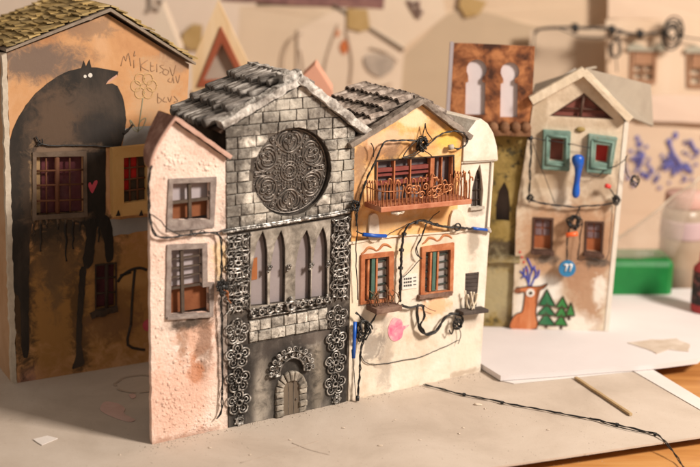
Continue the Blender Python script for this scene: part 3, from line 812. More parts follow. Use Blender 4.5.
    m.build('railing', COPPER, B)
    m = MB()
    for x, y in ((397, 213), (402, 211)):
        c = F.P(x, y, pr + .004); m.ball(c, .0022, 8, (1, 1, .9))
    c = F.P(398, 213, pr + .004); m.tube([c + Vector((-.006, 0, .001)), c + Vector((.004, 0, 0)), c + Vector((.004, .004, 0))], .0014, 7); m.build('drain_pipe', ML, B)
    m = MB()
    for q in (((368, 240), (377, 238.5), (377, 218), (374, 213), (370, 214), (368, 219)), ((449, 232), (464, 229.5), (463, 219), (460, 211), (455, 209), (450, 213))):
        m = MB(); m.prism([smooth2(F.L(*q), 3)], -.0026, -.0002); m.build('bracket', ML, H, .0006)
    # lower windows
    GRN = mat('green_shutter_strip', [(.05, .11, .085), (.09, .16, .13)], scale=100, rough=.7, bump=.3)
    GLASS = mat('grey_blind', [(.28, .26, .25), (.40, .37, .36)], scale=80, rough=.6, spec=.4)
    LINE = mat('dark_slat', [(.035, .045, .04), (.06, .07, .06)], rough=.7)
    for (hh, ox, strips) in ((h1, ((359, 304), (392, 300.5), (392.3, 250.7), (359.6, 254.5)), (367.6, 372.4, 376)), (h2, ((419, 296.5), (451.5, 292.5), (452.6, 242), (420.4, 246.5)), (430, 433.4, 437))):
        W = frame_ring(rough(F.L(*ox), .006, .0003), hh, -.0026, .002).build('window', TER, H, .0004)
        m = MB(); m.quadbox(hh, .0030, .0036); m.build('pane', GLASS, W)
        ym = (ox[0][1] + ox[2][1]) / 2
        vb, vt = hh[0][1] + .0003, hh[2][1] - .0003
        for x, wd, mt, nm in ((strips[0], .0020, TER, 'mullion'), (strips[1], .0034, GRN, 'shutter'), (strips[2], .0018, TER, 'mullion')):
            u = F.uv(x, ym)[0]; m = MB(); m.box(u - wd / 2, u + wd / 2, -.0012, .002, vb, vt); m.build(nm, mt, W, .0002)
        m = MB()
        for k in range(5):
            v = vb + (vt - vb) * (k + .6) / 5.2; m.box(hh[0][0], hh[1][0], .0012, .0026, v - .0005, v + .0005, .0002)
        m.build('slat', LINE, W)
    SC = mat('brown_scroll_paint', [(.40, .15, .06), (.50, .22, .10)], scale=90, rough=.8)
    for x0, y0, x1, y1 in ((361, 251.5, 391.5, 247), (422, 241.5, 452, 237.5)):
        m = MB()
        for s_ in range(2):
            f0, f1 = s_ * .5, s_ * .5 + .5; P_ = []
            for t, dy in ((0, 2.5), (.2, 1), (.45, -2.6), (.75, -1.6), (1, 1.6)):
                f = f0 + (f1 - f0) * t; P_.append(F.P(x0 + (x1 - x0) * f, y0 + (y1 - y0) * f + dy - s_ * .8, -.0006))
            sp = smooth(P_, 4); m.tube(sp, [.0005 + .0008 * math.sin(math.pi * i / (len(sp) - 1)) for i in range(len(sp))], 6, flat=.5)
        m.build('painted_scroll', SC, H)
    # planter below left window
    PL = mat('planter_brown', [(.09, .05, .038), (.17, .10, .075), (.26, .17, .13)], scale=100, rough=.85, bump=.6, bscale=300)
    q0, q1 = F.uv(376.5, 309.5, -.016), F.uv(402.5, 305.5, -.016)
    m = MB(); m.hexa([(q0[0], -.016, q0[1] - .0045), (q1[0], -.016, q1[1] - .0045), (q1[0], -.0006, q1[1] - .0045), (q0[0], -.0006, q0[1] - .0045), (q0[0], -.016, q0[1]), (q1[0], -.016, q1[1]), (q1[0], -.0006, q1[1]), (q0[0], -.0006, q0[1])])
    P_ = m.build('planter', PL, H, .0006)
    m = MB(); rs = random.Random(5)
    TW = mat('dry_twig', [(.14, .075, .04), (.25, .14, .08)], scale=120, rough=.85)
    for i in range(16):
        b = Vector((rs.uniform(q0[0] + .002, q1[0] - .002), rs.uniform(-.013, -.004), q0[1])); h = rs.uniform(.006, .015)
        p = smooth([b, b + Vector((rs.uniform(-.002, .002), 0, h * .5)), b + Vector((rs.uniform(-.005, .005), rs.uniform(-.002, .002), h))], 4); m.tube(p, .0004, 5)
        if i % 2: m.tube([p[4], p[4] + Vector((rs.uniform(-.004, .004), 0, .004))], .0003, 5)
    m.build('dry_plant', TW, P_)
    m = MB(); m.bar(F.P(418.5, 297, -.002), F.P(452, 293, -.002), .003, (0, 0, 1), .0034, 12, .0012); m.build('window_sill', PL, H)
    # sign
    SG = mat('white_sign', [(.68, .64, .58), (.76, .72, .66)], rough=.7)
    m = MB(); m.quadbox(F.L((401.5, 289.5), (416.5, 287.5), (416.5, 273), (401.5, 275.5)), -.0012, -.0005); S = m.build('sign', SG, H)
    m = MB()
    for r_ in range(3):
        for c_ in range(4):
            x = 403 + c_ * 2.1; y = 277.6 + r_ * 3.4 - c_ * .25; m.quadbox(F.L((x, y + 2), (x + 1.4, y + 1.85), (x + 1.4, y + .1), (x, y + .3)), -.0015, -.0012)
        y = 276.6 + r_ * 3.6; m.quadbox(F.L((412.5, y + .9), (415.2, y + .6), (415.2, y - .3), (412.5, y)), -.0015, -.0012)
    m.build('sign_marks', mat('ink', [(.05, .05, .05), (.1, .1, .1)]), S)
    # pink painted blot
    PK = mat('pink_paint', [(.66, .13, .24), (.76, .25, .34), (.80, .52, .50)], scale=130, rough=.6, bump=.2)
    bl = smooth2(F.L((389, 324), (387.5, 331), (389.5, 338), (394.5, 341), (401, 337.5), (403, 330), (406.5, 327), (408.5, 324.5), (403, 325.5), (401, 320), (397, 318), (393, 317.5)), 4)
    m = MB(); m.prism([bl], -.0009, -.0004); m.build('painted_blot', PK, H)
    # roof
    TILE = mat('brown_grey_roof_tile', [(.09, .068, .056), (.24, .19, .16), (.44, .375, .33)], scale=130, rough=.75, bump=.7, bscale=300, bdist=.001, island=.25, lo=.33, hi=.64)
    RIMM = mat('brown_grey_verge', [(.10, .075, .06), (.22, .18, .15), (.36, .31, .27)], scale=90, rough=.75, bump=.7, bscale=260, bdist=.001)
    rt = F.uv(420, 99.5); el = F.uv(352, 141); er = F.uv(468, 137)
    m = MB(); m.prism([[(el[0] - .008, el[1] - .006), (er[0] - .001, er[1] - .0025), (er[0], er[1] + .0), (rt[0], rt[1] - .002), (el[0] - .008, el[1] - .003)]], .003, D + .002)
    roof = m.build('roof', DARKCARD, H)
    m = MB(); slope_tiles(m, (rt[0], rt[1] - .002), (el[0] - .004, el[1] - .003), .009, D, 5, 10, .0038, .3, .0036, .45, 14)
    slope_tiles(m, (rt[0], rt[1] - .002), (er[0], er[1] - .002), .009, D, 4, 10, .0040, .3, .0035, .8, 19)
    m.build('roof_tiles', TILE, roof)
    m = MB(); m.bar((rt[0], -.001, rt[1] - .0005), (el[0] - .004, -.001, el[1] - .0028), .009, (0, 0, 1), .0042, 22, .0009, 2)
    m.bar((rt[0] - .001, -.001, rt[1]), (er[0], -.001, er[1]), .009, (0, 0, 1), .0044, 22, .0009, 5)
    m.bar((rt[0], .004, rt[1] + .0012), (rt[0], D, rt[1] + .0012), .005, (0, 0, 1), .003, 18, .001, 15)
    m.build('verge', RIMM, roof)
build_orange()

# ================================================================== WHITE HOUSE
def build_white():
    F = F4
    H = thing('white_house', F, 'narrow white model house with rounded top and tall dark lancet window', 'model house')
    M = mat('white_plaster', [(.58, .49, .39), (.70, .63, .54), (.78, .73, .65)], scale=40, rough=.85, bump=.5, bscale=240, bdist=.0009, bump2=(70, .8),
            spots=[spot(F, 473, 240, 7, 14, (.30, .25, .20), .6), spot(F, 477, 212, 8, 4, (.40, .35, .30), .7), spot(F, 466, 350, 12, 30, (.76, .66, .54), .6), spot(F, 470, 318, 9, 10, (.45, .38, .32), .5), spot(F, 462, 255, 6, 40, (.78, .70, .58), .6), spot(F, 455, 222, 8, 8, (.75, .50, .26), .6), spot(F, 466, 372, 18, 3, (.45, .36, .28), .7)])
    D = .05
    a, b = F.uv(463, 160.5), F.uv(496, 159)
    lan = F.L((470.8, 207.5), (482.2, 206.3), (483.4, 190), (481.6, 173), (480.2, 164), (476, 173), (472.4, 188))
    low = F.L((464.5, 307.5), (476.5, 306.5), (479.3, 272), (465.5, 273.5))
    body = [(.0008, 0), F.uv(480.5, 371.5), F.uv(487.5, 262), F.uv(494.5, 160), (a[0] - .001, a[1])] 
    body[1] = (body[1][0], 0); 
    body = [body[0], body[1], body[2], body[3], body[4], F.uv(455.5, 232)]
    m = MB(); m.prism([rough(body, .006, .0003), lan, low], .0002, .004); m.build('wall', M, H)
    cap = F.L((462.5, 161), (497, 159.5), (495.8, 146), (492.5, 133), (487, 123.5), (480, 118.5), (475, 120.5), (466, 133), (463, 139))
    cap = rough(cap, .003, .0003)
    m = MB(); m.prism([cap], -.0012, D); m.build('roof', M, H)
    m = MB(); m.quadbox([(body[1][0] - .004, 0), (body[1][0] - .0006, 0), (body[3][0] - .0006, body[3][1] - .001), (body[3][0] - .004, body[3][1] - .001)], .0042, D); m.build('side_wall', M, H)
    m = MB(); m.quadbox([(.0012, 0), (body[1][0] - .001, 0), (body[3][0] - .001, body[3][1] - .002), (a[0], a[1] - .002)], D - .003, D - .0003); m.build('back_wall', GREYBOARD, H)
    DK = mat('smoky_lancet_pane', [(.07, .055, .05), (.13, .105, .10)], scale=70, rough=.4, spec=.5)
    m = MB(); m.prism([[(p[0], p[1]) for p in lan]], .0045, .0052); W = m.build('window', DK, H)
    m = MB()
    for x in (475.5, 479.3): m.tube([F.P(x, 207, .003), F.P(x + .4, 176 if x < 477 else 168, .003)], .0006, 5)
    for y in (180, 190, 200): m.tube([F.P(471.5, y, .0032), F.P(483, y - 1, .0032)], .0004, 5)
    m.build('glazing_bar', DARKCARD, W)
    m = MB(); m.bar(F.P(469.5, 209, -.001), F.P(483.5, 207.6, -.001), .0035, (0, 0, 1), .0022, 8, .0008); m.build('window_sill', GREYBOARD, W)
    DK2 = mat('dark_brown_shutter', [(.055, .042, .038), (.10, .08, .07)], scale=90, rough=.8, bump=.4)
    m = MB(); m.quadbox(low, .0012, .003); W = m.build('window', DK2, H)
    m = MB()
    for k in range(9):
        f = (k + .5) / 9; p, q = Vector(low[0]).lerp(Vector(low[3]), f), Vector(low[1]).lerp(Vector(low[2]), f)
        m.tube([(p.x, .0009, p.y), (q.x, .0009, q.y)], .0005, 5)
    m.build('shutter_slats', DK2, W)
    q0, q1 = F.uv(463.5, 312.2, -.011), F.uv(489, 309.2, -.011)
    m = MB(); m.hexa([(q0[0], -.011, q0[1] - .0032), (q1[0], -.011, q1[1] - .0032), (q1[0], 0, q1[1] - .0032), (q0[0], 0, q0[1] - .0032), (q0[0], -.011, q0[1]), (q1[0], -.011, q1[1]), (q1[0], 0, q1[1]), (q0[0], 0, q0[1])])
    m.build('window_sill', DK2, W, .0006)
    rs = random.Random(3); m = MB(); IV = mat('cream_twig', [(.70, .62, .48), (.78, .70, .56)], rough=.7)
    o = Vector((q0[0] + .010, -.006, q0[1]))
    for i in range(7):
        b_ = o + Vector((rs.uniform(-.001, .004), rs.uniform(-.003, .003), 0)); e = b_ + Vector((rs.uniform(-.007, .007), rs.uniform(-.002, .002), rs.uniform(.006, .016)))
        m.tube(smooth([b_, b_.lerp(e, .5) + Vector((rs.uniform(-.002, .002), 0, 0)), e], 4), .0007, 6); m.ball(e, .0010, 6)
    tw = m.build('twig_bunch', IV, None, M=F.matrix()); tag(tw, 'bunch of cream twigs standing on the dark sill of the narrow white house', 'twigs')
    m = MB(); m.tube([F.P(491.5, 162, -.001), F.P(489.5, 195, -.001), F.P(486.5, 228, -.001)], .0006, 6)
    m.tube(smooth([F.P(463, 163, -.0016), F.P(478, 162, -.0016), F.P(497, 160.5, -.0016)], 4), .0005, 6); m.build('corner_wire', GREYBOARD, H)
build_white()

# ================================================================== WIRES ON THE FRONT ROW
def wire_thing(name, F, label, cat='wire', group=None):
    return thing(name, F, label, cat, group)
def build_front_wires():
    F = F1
    T = wire_thing('wire', F, 'black twisted wire looping down the pink house and along its seam with the stone house')
    m = MB()
    cable(m, [F.P(x, y, d) for x, y, d in ((151, 166, -.005), (148.6, 185, -.003), (149, 210, -.003), (151, 225, -.004), (157, 236, -.004), (170, 237.5, -.004), (186, 235, -.004), (203, 232.5, -.004), (216, 233.5, -.004), (221, 241, -.004), (222, 262, -.004), (221.5, 288, -.0045), (222, 320, -.004), (222.5, 360, -.003), (222, 395, -.003), (221, 412, -.003), (217.5, 418, -.003))], .0010, 2, 700)
    cable(m, [F.P(x, y, -.0045) for x, y in ((150, 214), (158, 219), (168, 229), (180, 235))], .0006, 1)
    cable(m, [F.P(x, y, -.0045) for x, y in ((216, 233), (226, 230), (236, 229))], .0007, 1)
    cable(m, [F.P(x, y, -.0045) for x, y in ((190, 235), (192, 230), (195, 236), (202, 230), (206, 233))], .0005, 1)
    m.build('strand', BLACKWIRE, T)
    m = MB(); tangle(m, F.P(222.5, 287, -.006), .0052, 7, .0007, 4); m.ball(F.P(222.5, 287, -.005), .0032, 9); m.ball(F.P(222, 294, -.005), .0022, 8); m.build('knot', BLACKWIRE, T)
    m = MB(); m.ball(F.P(227, 294.5, -.006), .0015, 8); m.tube(smooth([F.P(223, 290, -.007), F.P(228, 292, -.008), F.P(228, 299, -.006), F.P(231, 303, -.004)], 4), .0006, 6); m.build('bead', COPPER, T)
    F = F3
    T = wire_thing('wire', F, 'black wire tangle strung over the balcony window under the brown tiled roof')
    m = MB()
    cable(m, [F.P(x, y, -.005) for x, y in ((356, 226), (358.5, 205), (364, 186), (371, 170), (377.5, 156), (383, 144), (389, 140.5), (402, 140.5), (416, 141), (423, 143))], .0009, 2, 800)
    cable(m, [F.P(x, y, -.005) for x, y in ((423, 146), (430, 143), (438, 136), (447, 131.5), (456, 131), (464, 134), (467, 139), (466, 145), (459, 149), (450, 147.5))], .0009, 2, 800)
    for p in (((423, 141), (414, 143), (406, 152), (404, 157), (411, 155), (418, 150), (422, 146)), ((423, 148), (418, 153), (412, 157), (402, 158)), ((426, 123), (427, 131), (432, 139)), ((426, 123), (424, 132), (423, 141)), ((373, 157), (373, 147), (371, 143)), ((424, 150), (428, 153), (433, 157))):
        cable(m, [F.P(x, y, -.005) for x, y in p], .0006, 1)
    m.build('strand', BLACKWIRE, T)
    m = MB(); tangle(m, F.P(422.5, 144, -.007), .0055, 10, .0007, 8); m.build('knot', BLACKWIRE, T)
    m = MB(); c = F.P(448.5, 147.5, -.004); m.tube([c, c + Vector((.004, -.001, .0004))], .0022, 9); m.build('bead', GREYBOARD, T)
    m = MB(); tangle(m, F.P(355.5, 206, -.006), .0042, 7, .0007, 5); m.build('knot', BLACKWIRE, T)

    T = wire_thing('wire', F, 'black wire with two blue sleeves crossing below the copper balcony')
    m = MB()
    cable(m, [F.P(x, y, -.005) for x, y in ((354, 205), (356, 218), (357, 229), (356, 250), (357, 275), (358, 300))], .0006, 1)
    cable(m, [F.P(x, y, -.005) for x, y in ((356, 231), (365, 234), (385, 235.5))], .0008, 1)
    cable(m, [F.P(x, y, -.004) for x, y in ((386, 236), (396, 230), (405, 225), (410, 223))], .0004, 1)
    cable(m, [F.P(x, y, -.005) for x, y in ((400, 302), (400, 288), (400.5, 265), (402, 245), (404, 232), (410, 224), (420, 221), (432, 223), (444, 226.5), (458, 227.5), (473, 228.5))], .0011, 3, 800)
    cable(m, [F.P(x, y, -.005) for x, y in ((426, 224), (422, 236), (417, 247), (417, 255), (421, 259))], .0008, 2, 800)
    cable(m, [F.P(x, y, -.005) for x, y in ((428, 222), (434, 215), (440, 211))], .0005, 1)
    cable(m, [F.P(x, y, -.005) for x, y in ((419, 260), (411, 270), (403, 277))], .0005, 1)
    for x, y in ((404, 234), (401.5, 250), (400.5, 268), (416, 222.5), (436, 224.5)): wrap(m, F.P(x, y, -.005), .0017, 4, .0005, Vector((.2, 0, 1)))
    m.ring(F.P(457.5, 227, -.0055), .0030, .0007, 14)
    m.build('strand', BLACKWIRE, T)
    m = MB(); a, b = F.P(363, 234.5, -.0055), F.P(386, 236, -.0055); m.tube([a, a.lerp(b, .5) + Vector((0, 0, -.0004)), b], .0016, 9); m.build('sleeve', BLUEP, T)
    m = MB(); a, b = F.P(472, 228.2, -.0035), F.P(487, 230, -.0035); m.tube([a, a.lerp(b, .5), b], .0013, 9); m.build('sleeve', BLUEP, T)
    m = MB(); c = F.P(488, 229.5, -.003); m.ball(c, .0024, 9); m.ball(c + Vector((.002, 0, -.0018)), .0016, 8); m.build('bead', GREYBOARD, T)

    T = wire_thing('wire', F, 'thick black wire curling along the cream wall from the planter to a coil')
    m = MB()
    cable(m, [F.P(x, y, -.005) for x, y in ((401, 305), (409, 308), (418, 306), (424, 306))], .0011, 3, 700)
    cable(m, [F.P(x, y, -.005) for x, y in ((418, 305), (417, 315), (419, 327), (424, 333), (431, 333), (437, 330), (442, 322), (448, 315), (456, 313.5), (461, 316), (462, 322), (459, 327), (456, 323))], .0014, 2, 600)
    cable(m, [F.P(x, y, -.006) for x, y in ((423, 306), (424, 316), (420, 326), (427, 335), (436, 332))], .0011, 2, 600)
    cable(m, [F.P(x, y, -.006) for x, y in ((455, 316), (453, 328), (451, 334), (449, 330))], .0008, 1)
    cable(m, [F.P(x, y, -.0015) for x, y in ((459, 340), (440, 349), (420, 357), (395, 362), (378, 364), (366, 362), (361, 355))], .0005, 1)
    cable(m, [F.P(x, y, -.003) for x, y in ((459, 327), (461, 336), (458, 344))], .0005, 1)
    cable(m, [F.P(x, y, -.004) for x, y in ((424, 306), (432, 310), (436, 311))], .0004, 1)
    m.build('strand', BLACKWIRE, T)
    m = MB(); m.ring(F.P(457.5, 324, -.007), .0046, .0008, 18); tangle(m, F.P(457.5, 324, -.007), .0048, 2, .0006, 15); m.build('coil', BLACKWIRE, T)

    T = wire_thing('wire', F, 'black wire hanging with a blue sleeve in front of the stone and orange house seam')
    m = MB()
    cable(m, [F.P(x, y, -.006) for x, y in ((377, 313), (372, 322), (368, 330), (364, 338), (361, 352), (359.5, 372), (358, 388), (357.5, 398))], .0010, 2, 700)
    cable(m, [F.P(x, y, -.006) for x, y in ((356, 312), (362, 318), (366, 326), (364, 338), (358, 340), (357, 328), (362, 320), (368, 322), (370, 332), (365, 340))], .0009, 2, 700)
    cable(m, [F.P(x, y, -.005) for x, y in ((352, 350), (353.5, 370), (355, 390), (356, 398))], .0004, 1)
    m.build('strand', BLACKWIRE, T)
    m = MB(); tangle(m, F.P(364, 329, -.008), .0075, 4, .0009, 31); m.build('knot', BLACKWIRE, T)
    m = MB(); a, b = F.P(355, 322, -.007), F.P(353.5, 358, -.007); m.tube([a, a.lerp(b, .5), b], .0015, 9); m.build('sleeve', BLUEP, T)
    m = MB(); m.tube([F.P(357.5, 396, -.006), F.P(357.3, 400.5, -.006)], .0016, 8); m.build('tip', BLACKWIRE, T)
build_front_wires()

# ================================================================== WOLF HOUSE
def build_wolf():
    F = F5
    H = thing('wolf_house', F, 'large orange model house with a painted black wolf and mustard shingle roof', 'model house')
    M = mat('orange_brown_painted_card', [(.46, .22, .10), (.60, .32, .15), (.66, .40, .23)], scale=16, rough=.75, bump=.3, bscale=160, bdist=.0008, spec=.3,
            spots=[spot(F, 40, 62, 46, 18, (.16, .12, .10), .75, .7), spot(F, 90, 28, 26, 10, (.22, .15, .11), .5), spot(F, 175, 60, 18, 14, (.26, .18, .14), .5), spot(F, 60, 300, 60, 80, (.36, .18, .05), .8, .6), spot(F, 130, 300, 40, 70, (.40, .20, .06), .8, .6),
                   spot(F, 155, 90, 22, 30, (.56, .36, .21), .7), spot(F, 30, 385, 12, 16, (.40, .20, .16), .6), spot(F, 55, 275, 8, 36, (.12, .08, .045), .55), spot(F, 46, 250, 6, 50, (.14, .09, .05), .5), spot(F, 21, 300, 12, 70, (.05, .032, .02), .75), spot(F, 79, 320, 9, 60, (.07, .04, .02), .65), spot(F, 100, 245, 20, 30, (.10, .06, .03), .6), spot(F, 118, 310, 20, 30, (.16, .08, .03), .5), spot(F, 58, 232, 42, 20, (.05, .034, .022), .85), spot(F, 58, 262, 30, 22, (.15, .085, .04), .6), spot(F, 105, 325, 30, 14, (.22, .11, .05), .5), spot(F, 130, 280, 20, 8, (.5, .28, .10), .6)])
    EDGE = mat('cream_card_edge', [(.50, .42, .33), (.64, .56, .46)], scale=120, rough=.9, bump=.8, bscale=260)
    BLK = mat('wolf_black_paint', [(.010, .008, .007), (.024, .018, .014), (.060, .042, .031)], scale=30, rough=.6, bump=.3, bscale=180, bdist=.0006, spec=.35, stretch=(1, 1, .4),
              spots=[spot(F, 58, 122, 26, 34, (.105, .064, .04), .8, .8), spot(F, 30, 200, 8, 60, (.07, .045, .03), .6), spot(F, 84, 100, 18, 12, (.08, .055, .04), .5), spot(F, 95, 130, 20, 14, (.025, .02, .018), .7), spot(F, 62, 150, 34, 5, (.20, .13, .085), .7), spot(F, 60, 218, 28, 5, (.16, .10, .06), .7), spot(F, 34, 185, 4, 34, (.30, .19, .10), .7)])
    D = .13
    bl = (0, 0); tl = F.uv(7, 53); pk = F.uv(107.5, 14.5); tr = F.uv(189, 64); br = (F.uv(178, 340)[0], 0)
    w1 = F.L((36, 215), (83.5, 212), (83, 156), (36, 156.8)); w2 = F.L((96, 309), (115.4, 306), (115.4, 263.5), (96, 266))
    outer = [bl, br, (tr[0], tr[1]), pk, tl]
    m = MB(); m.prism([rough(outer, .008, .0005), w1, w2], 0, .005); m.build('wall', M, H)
    m = MB(); m.box(-.0045, -.0002, .0005, .005, 0, tl[1], .0003); 
    m2 = MB(); ol = rough([(-.0045, 0), (-.0003, 0), (tl[0] - .0003, tl[1]), (tl[0] - .0045, tl[1])], .004, .0012); m2.prism([ol], -.0006, .0048); m2.build('corner_edge', EDGE, H)
    SIDE = mat('side_wall_card', [(.44, .25, .13), (.58, .38, .24)], scale=20, rough=.8, bump=.3, spots=[])
    m = MB(); m.quadbox([(-.0036, 0), (0, 0), (tl[0], tl[1] - .002), (tl[0] - .0036, tl[1] - .002)], .0052, D); m.build('side_wall', SIDE, H)
    m = MB(); m.box(br[0] - .004, br[0], .0052, D, 0, tr[1] - .002); m.build('side_wall', SIDE, H)
    m = MB(); m.prism([outer], D + .0003, D + .004); m.build('back_wall', GREYBOARD, H)
    m = MB(); m.box(.004, br[0] - .006, .030, .031, .004, pk[1] * .7); m.build('interior_panel', DARKCARD, H)
    # wolf
    body = F.L((9.5, 142), (13, 129), (19, 116), (26, 105), (36, 93), (47, 83.5), (58, 76), (68.5, 70.8), (76, 69), (81.5, 68), (83.5, 60.5), (86, 66.5), (89.3, 59.5), (91.3, 67.5), (97, 67.6), (108, 69.5), (118.3, 71.5), (117.2, 76), (111, 80.5), (104.8, 84.5), (112, 83.5), (117.6, 86), (122, 96), (124.7, 107), (126, 120), (124.5, 133), (120.5, 147),
               (105.8, 147.5), (105.5, 215), (111, 222), (113.5, 245), (113, 258), (106, 262), (104, 240), (98, 226), (95, 240), (93, 262), (86, 268), (83, 258), (86, 238), (84, 224), (70, 220), (45, 219), (32, 222), (29.5, 260), (28.5, 310), (28.5, 352), (25, 358), (22, 350), (20, 300), (14, 290), (12.5, 240))
    up = [Vector((a, b, 0)) for a, b in body[28:]]
    body = rough(body[:29], .003, .0004, False) + rough([(p.x, p.y) for p in smooth(up, 3)] + [body[0]], .003, .0012, False)
    m = MB(); m.prism([body, w1], -.0005, .0001); wolf = m.build('painted_wolf', BLK, H)
    leg = F.L((86, 268), (85, 290), (81.5, 330), (82, 352), (84, 364), (78, 367), (72, 368), (76, 355), (76, 330), (78, 300), (80, 270))
    m = MB(); m.prism([rough(smooth2(leg, 3), .003, .0012)], -.00035, .0001); m.build('leg', BLK, wolf)
    m = MB(); rs = random.Random(8)
    for x in (34, 41, 47, 58, 66, 73, 80, 90, 95, 99, 108):
        y = 219; L_ = rs.uniform(8, 46); n_ = 6; pts = [F.P(x + rs.uniform(-.7, .7), y + L_ * i / n_, -.0002) for i in range(n_ + 1)]
        m.tube(smooth(pts, 3), [.0014 * (1 - .6 * i / (n_ * 3)) for i in range(n_ * 3)] + [.0009], 6, flat=.3)
    m.build('paint_drips', BLK, wolf)
    WH = mat('white_paint', [(.66, .62, .56), (.74, .70, .64)], rough=.7); PKM = mat('pink_mouth_paint', [(.52, .27, .19), (.62, .38, .30)], rough=.7)
    m = MB()
    for x, y, r_ in ((84.8, 76.3, .0013), (90.0, 75.2, .0018)): m.prism([circle(F.uv(x, y), r_, 14)], -.0009, -.0004)
    m.build('eye', WH, wolf)
    m = MB(); m.prism([F.L((117, 76.2), (111, 80.8), (105.5, 84.2), (108, 80.5), (112, 77.5), (116.5, 74.5))], -.0009, -.0004); m.build('mouth', PKM, wolf)
    m = MB(); m.tube(smooth([F.P(123.5, 134, -.0006), F.P(129, 129, -.0006), F.P(133, 124.5, -.0006)], 4), [.0014] * 4 + [.0009] * 5, 6, flat=.4); m.build('tail', BLK, wolf)
    # painted band, heart, scribbles
    GB = mat('grey_blue_paint', [(.26, .25, .25), (.36, .34, .32)], scale=30, rough=.8)
    m = MB(); m.prism([rough(F.L((122, 147), (178, 141), (178, 122), (150, 126), (125, 128)), .006, .001)], -.0003, .0001); m.build('painted_band', GB, H)
    m = MB(); m.prism([rough(F.L((106, 237), (178, 226), (178, 215), (106, 220)), .006, .001)], -.0002, .0001); m.build('painted_band', GB, H)
    HR = mat('red_pink_paint', [(.55, .06, .10), (.66, .12, .15)], rough=.7)
    hp = smooth2(F.L((91.8, 193), (88.6, 187.5), (88.2, 183.5), (90, 182), (91.8, 185), (94, 181.2), (96.6, 180), (97, 183), (94.6, 188.5)), 4)
    m = MB(); m.prism([hp], -.0010, -.0004); m.build('painted_heart', HR, H)
    PEN = mat('pencil', [(.30, .185, .115), (.48, .28, .16)], rough=.8); PENG = mat('green_pencil', [(.24, .24, .16), (.32, .30, .20)], rough=.8); PENY = mat('yellow_pencil', [(.56, .35, .17), (.60, .40, .20)], rough=.8)
    def strokes(lst, name, mt, r_=.0006):
        m = MB()
        for s_ in lst: m.tube(smooth([F.P(x, y, -.0003) for x, y in s_], 3), r_, 5, flat=.35)
        m.build(name, mt, H)
    strokes([((121, 66), (124, 56), (126, 61), (128.5, 53), (131, 66)), ((135, 51), (134, 56), (136, 55)), ((134, 60), (134, 68)), ((140, 58), (141, 71)), ((148, 60), (141, 66), (149, 71)), ((151, 62), (151, 71), (155, 70)), ((151, 66), (154, 66)), ((157, 64), (157, 72)), ((164, 65), (160, 66), (164, 70), (160, 73)),
             ((165, 69), (163, 73), (167, 75), (169, 71), (165, 69)), ((170, 67), (173, 76), (176, 65)), ((170, 78), (168, 81), (172, 82), (173, 77), (174, 83)), ((176, 76), (178, 83), (180, 75)),
             ((158, 93), (158, 103), (162, 100), (158, 97)), ((165, 97), (163, 101), (167, 102)), ((168, 97), (170, 102), (172, 96)), ((174, 96), (178, 101), (174, 102))], 'graffiti', PEN, .00036)
    fl = []
    for k in range(6):
        a = k * math.pi / 3; cx, cy = 144 + 8 * math.cos(a), 86 + 8 * math.sin(a)
        fl.append([(cx + 5 * math.cos(t), cy + 5.5 * math.sin(t)) for t in [2 * math.pi * j / 8 for j in range(9)]])
    strokes(fl, 'flower_drawing', PENY, .0006)
    strokes([((143, 98), (141, 112), (138, 132)), ((138, 131), (132, 122), (130, 120)), ((138, 131), (140, 122), (146, 118), (143, 127), (138, 131)), ((130, 120), (133, 129), (138, 132))], 'flower_drawing', PENG, .0005)
    # windows
    BAR = mat('rust_brown_grille', [(.13, .05, .025), (.20, .085, .045)], scale=90, rough=.7, bump=.4)
    GL = mat('dark_plum_glass', [(.06, .022, .025), (.14, .04, .05), (.19, .09, .10)], scale=22, rough=.3, spec=.5)
    FRM = mat('brown_grey_frame', [(.11, .075, .052), (.19, .135, .10)], scale=70, rough=.8, bump=.5)
    W = frame_ring(rough(F.L((32, 220), (87, 216.5), (86, 151), (32, 152)), .008, .0006), w1, -.0018, .001).build('window', FRM, H, .0004)
    m = MB(); m.quadbox(w1, .006, .0066); m.build('pane', GL, W)
    m = MB(); CUR = mat('tan_curtain', [(.30, .19, .09), (.38, .26, .14)], scale=60); m.quadbox(F.L((37, 214), (42, 214), (41.5, 157), (37, 157.5)), .0045, .0055); m.build('curtain', CUR, W)
    m = MB()
    for x, r_ in ((46, .0008), (56.8, .0022), (69.6, .0008)): m.tube([F.P(x, 156.5, .001), F.P(x + .6, 214, .001)], r_, 6)
    for y in (170.6, 185, 200.5): m.tube([F.P(36, y + .5, .0003), F.P(83.5, y - 1, .0003)], .0009, 6)
    m.build('grille', BAR, W)
    m = MB(); cable(m, [F.P(x, y, -.0022) for x, y in ((36, 137), (39, 142), (45, 145), (60, 145.8), (90, 145.5), (107, 146.5), (125, 146.5))], .0009, 1); cable(m, [F.P(x, y, -.0022) for x, y in ((42, 139), (42, 144), (38, 145), (40, 141))], .0008, 1); m.build('ledge_wire', BLACKWIRE, H)
    W = frame_ring(F.L((94.8, 311), (116.6, 307.5), (116.6, 262), (94.8, 264.5)), w2, -.0010, .001).build('window', DARKCARD, H)
    m = MB(); m.quadbox(w2, .006, .0066); m.build('pane', GL, W)
    m = MB(); m.tube([F.P(106.5, 264, 0), F.P(106.5, 308, 0)], .0016, 6)
    for y in (278, 293): m.tube([F.P(96, y + .5, 0), F.P(115.4, y - 1, 0)], .0008, 6)
    m.build('grille', DARKCARD, W)
    m = MB(); m.bar(F.P(91, 316, -.001), F.P(117, 309, -.001), .003, (0, 0, 1), .005, 10, .002); m.build('window_sill', DARKCARD, W)
    # projecting orange window
    OR = mat('yellow_orange_box', [(.60, .33, .11), (.70, .43, .17)], scale=40, rough=.7, bump=.3)
    pd = -.012
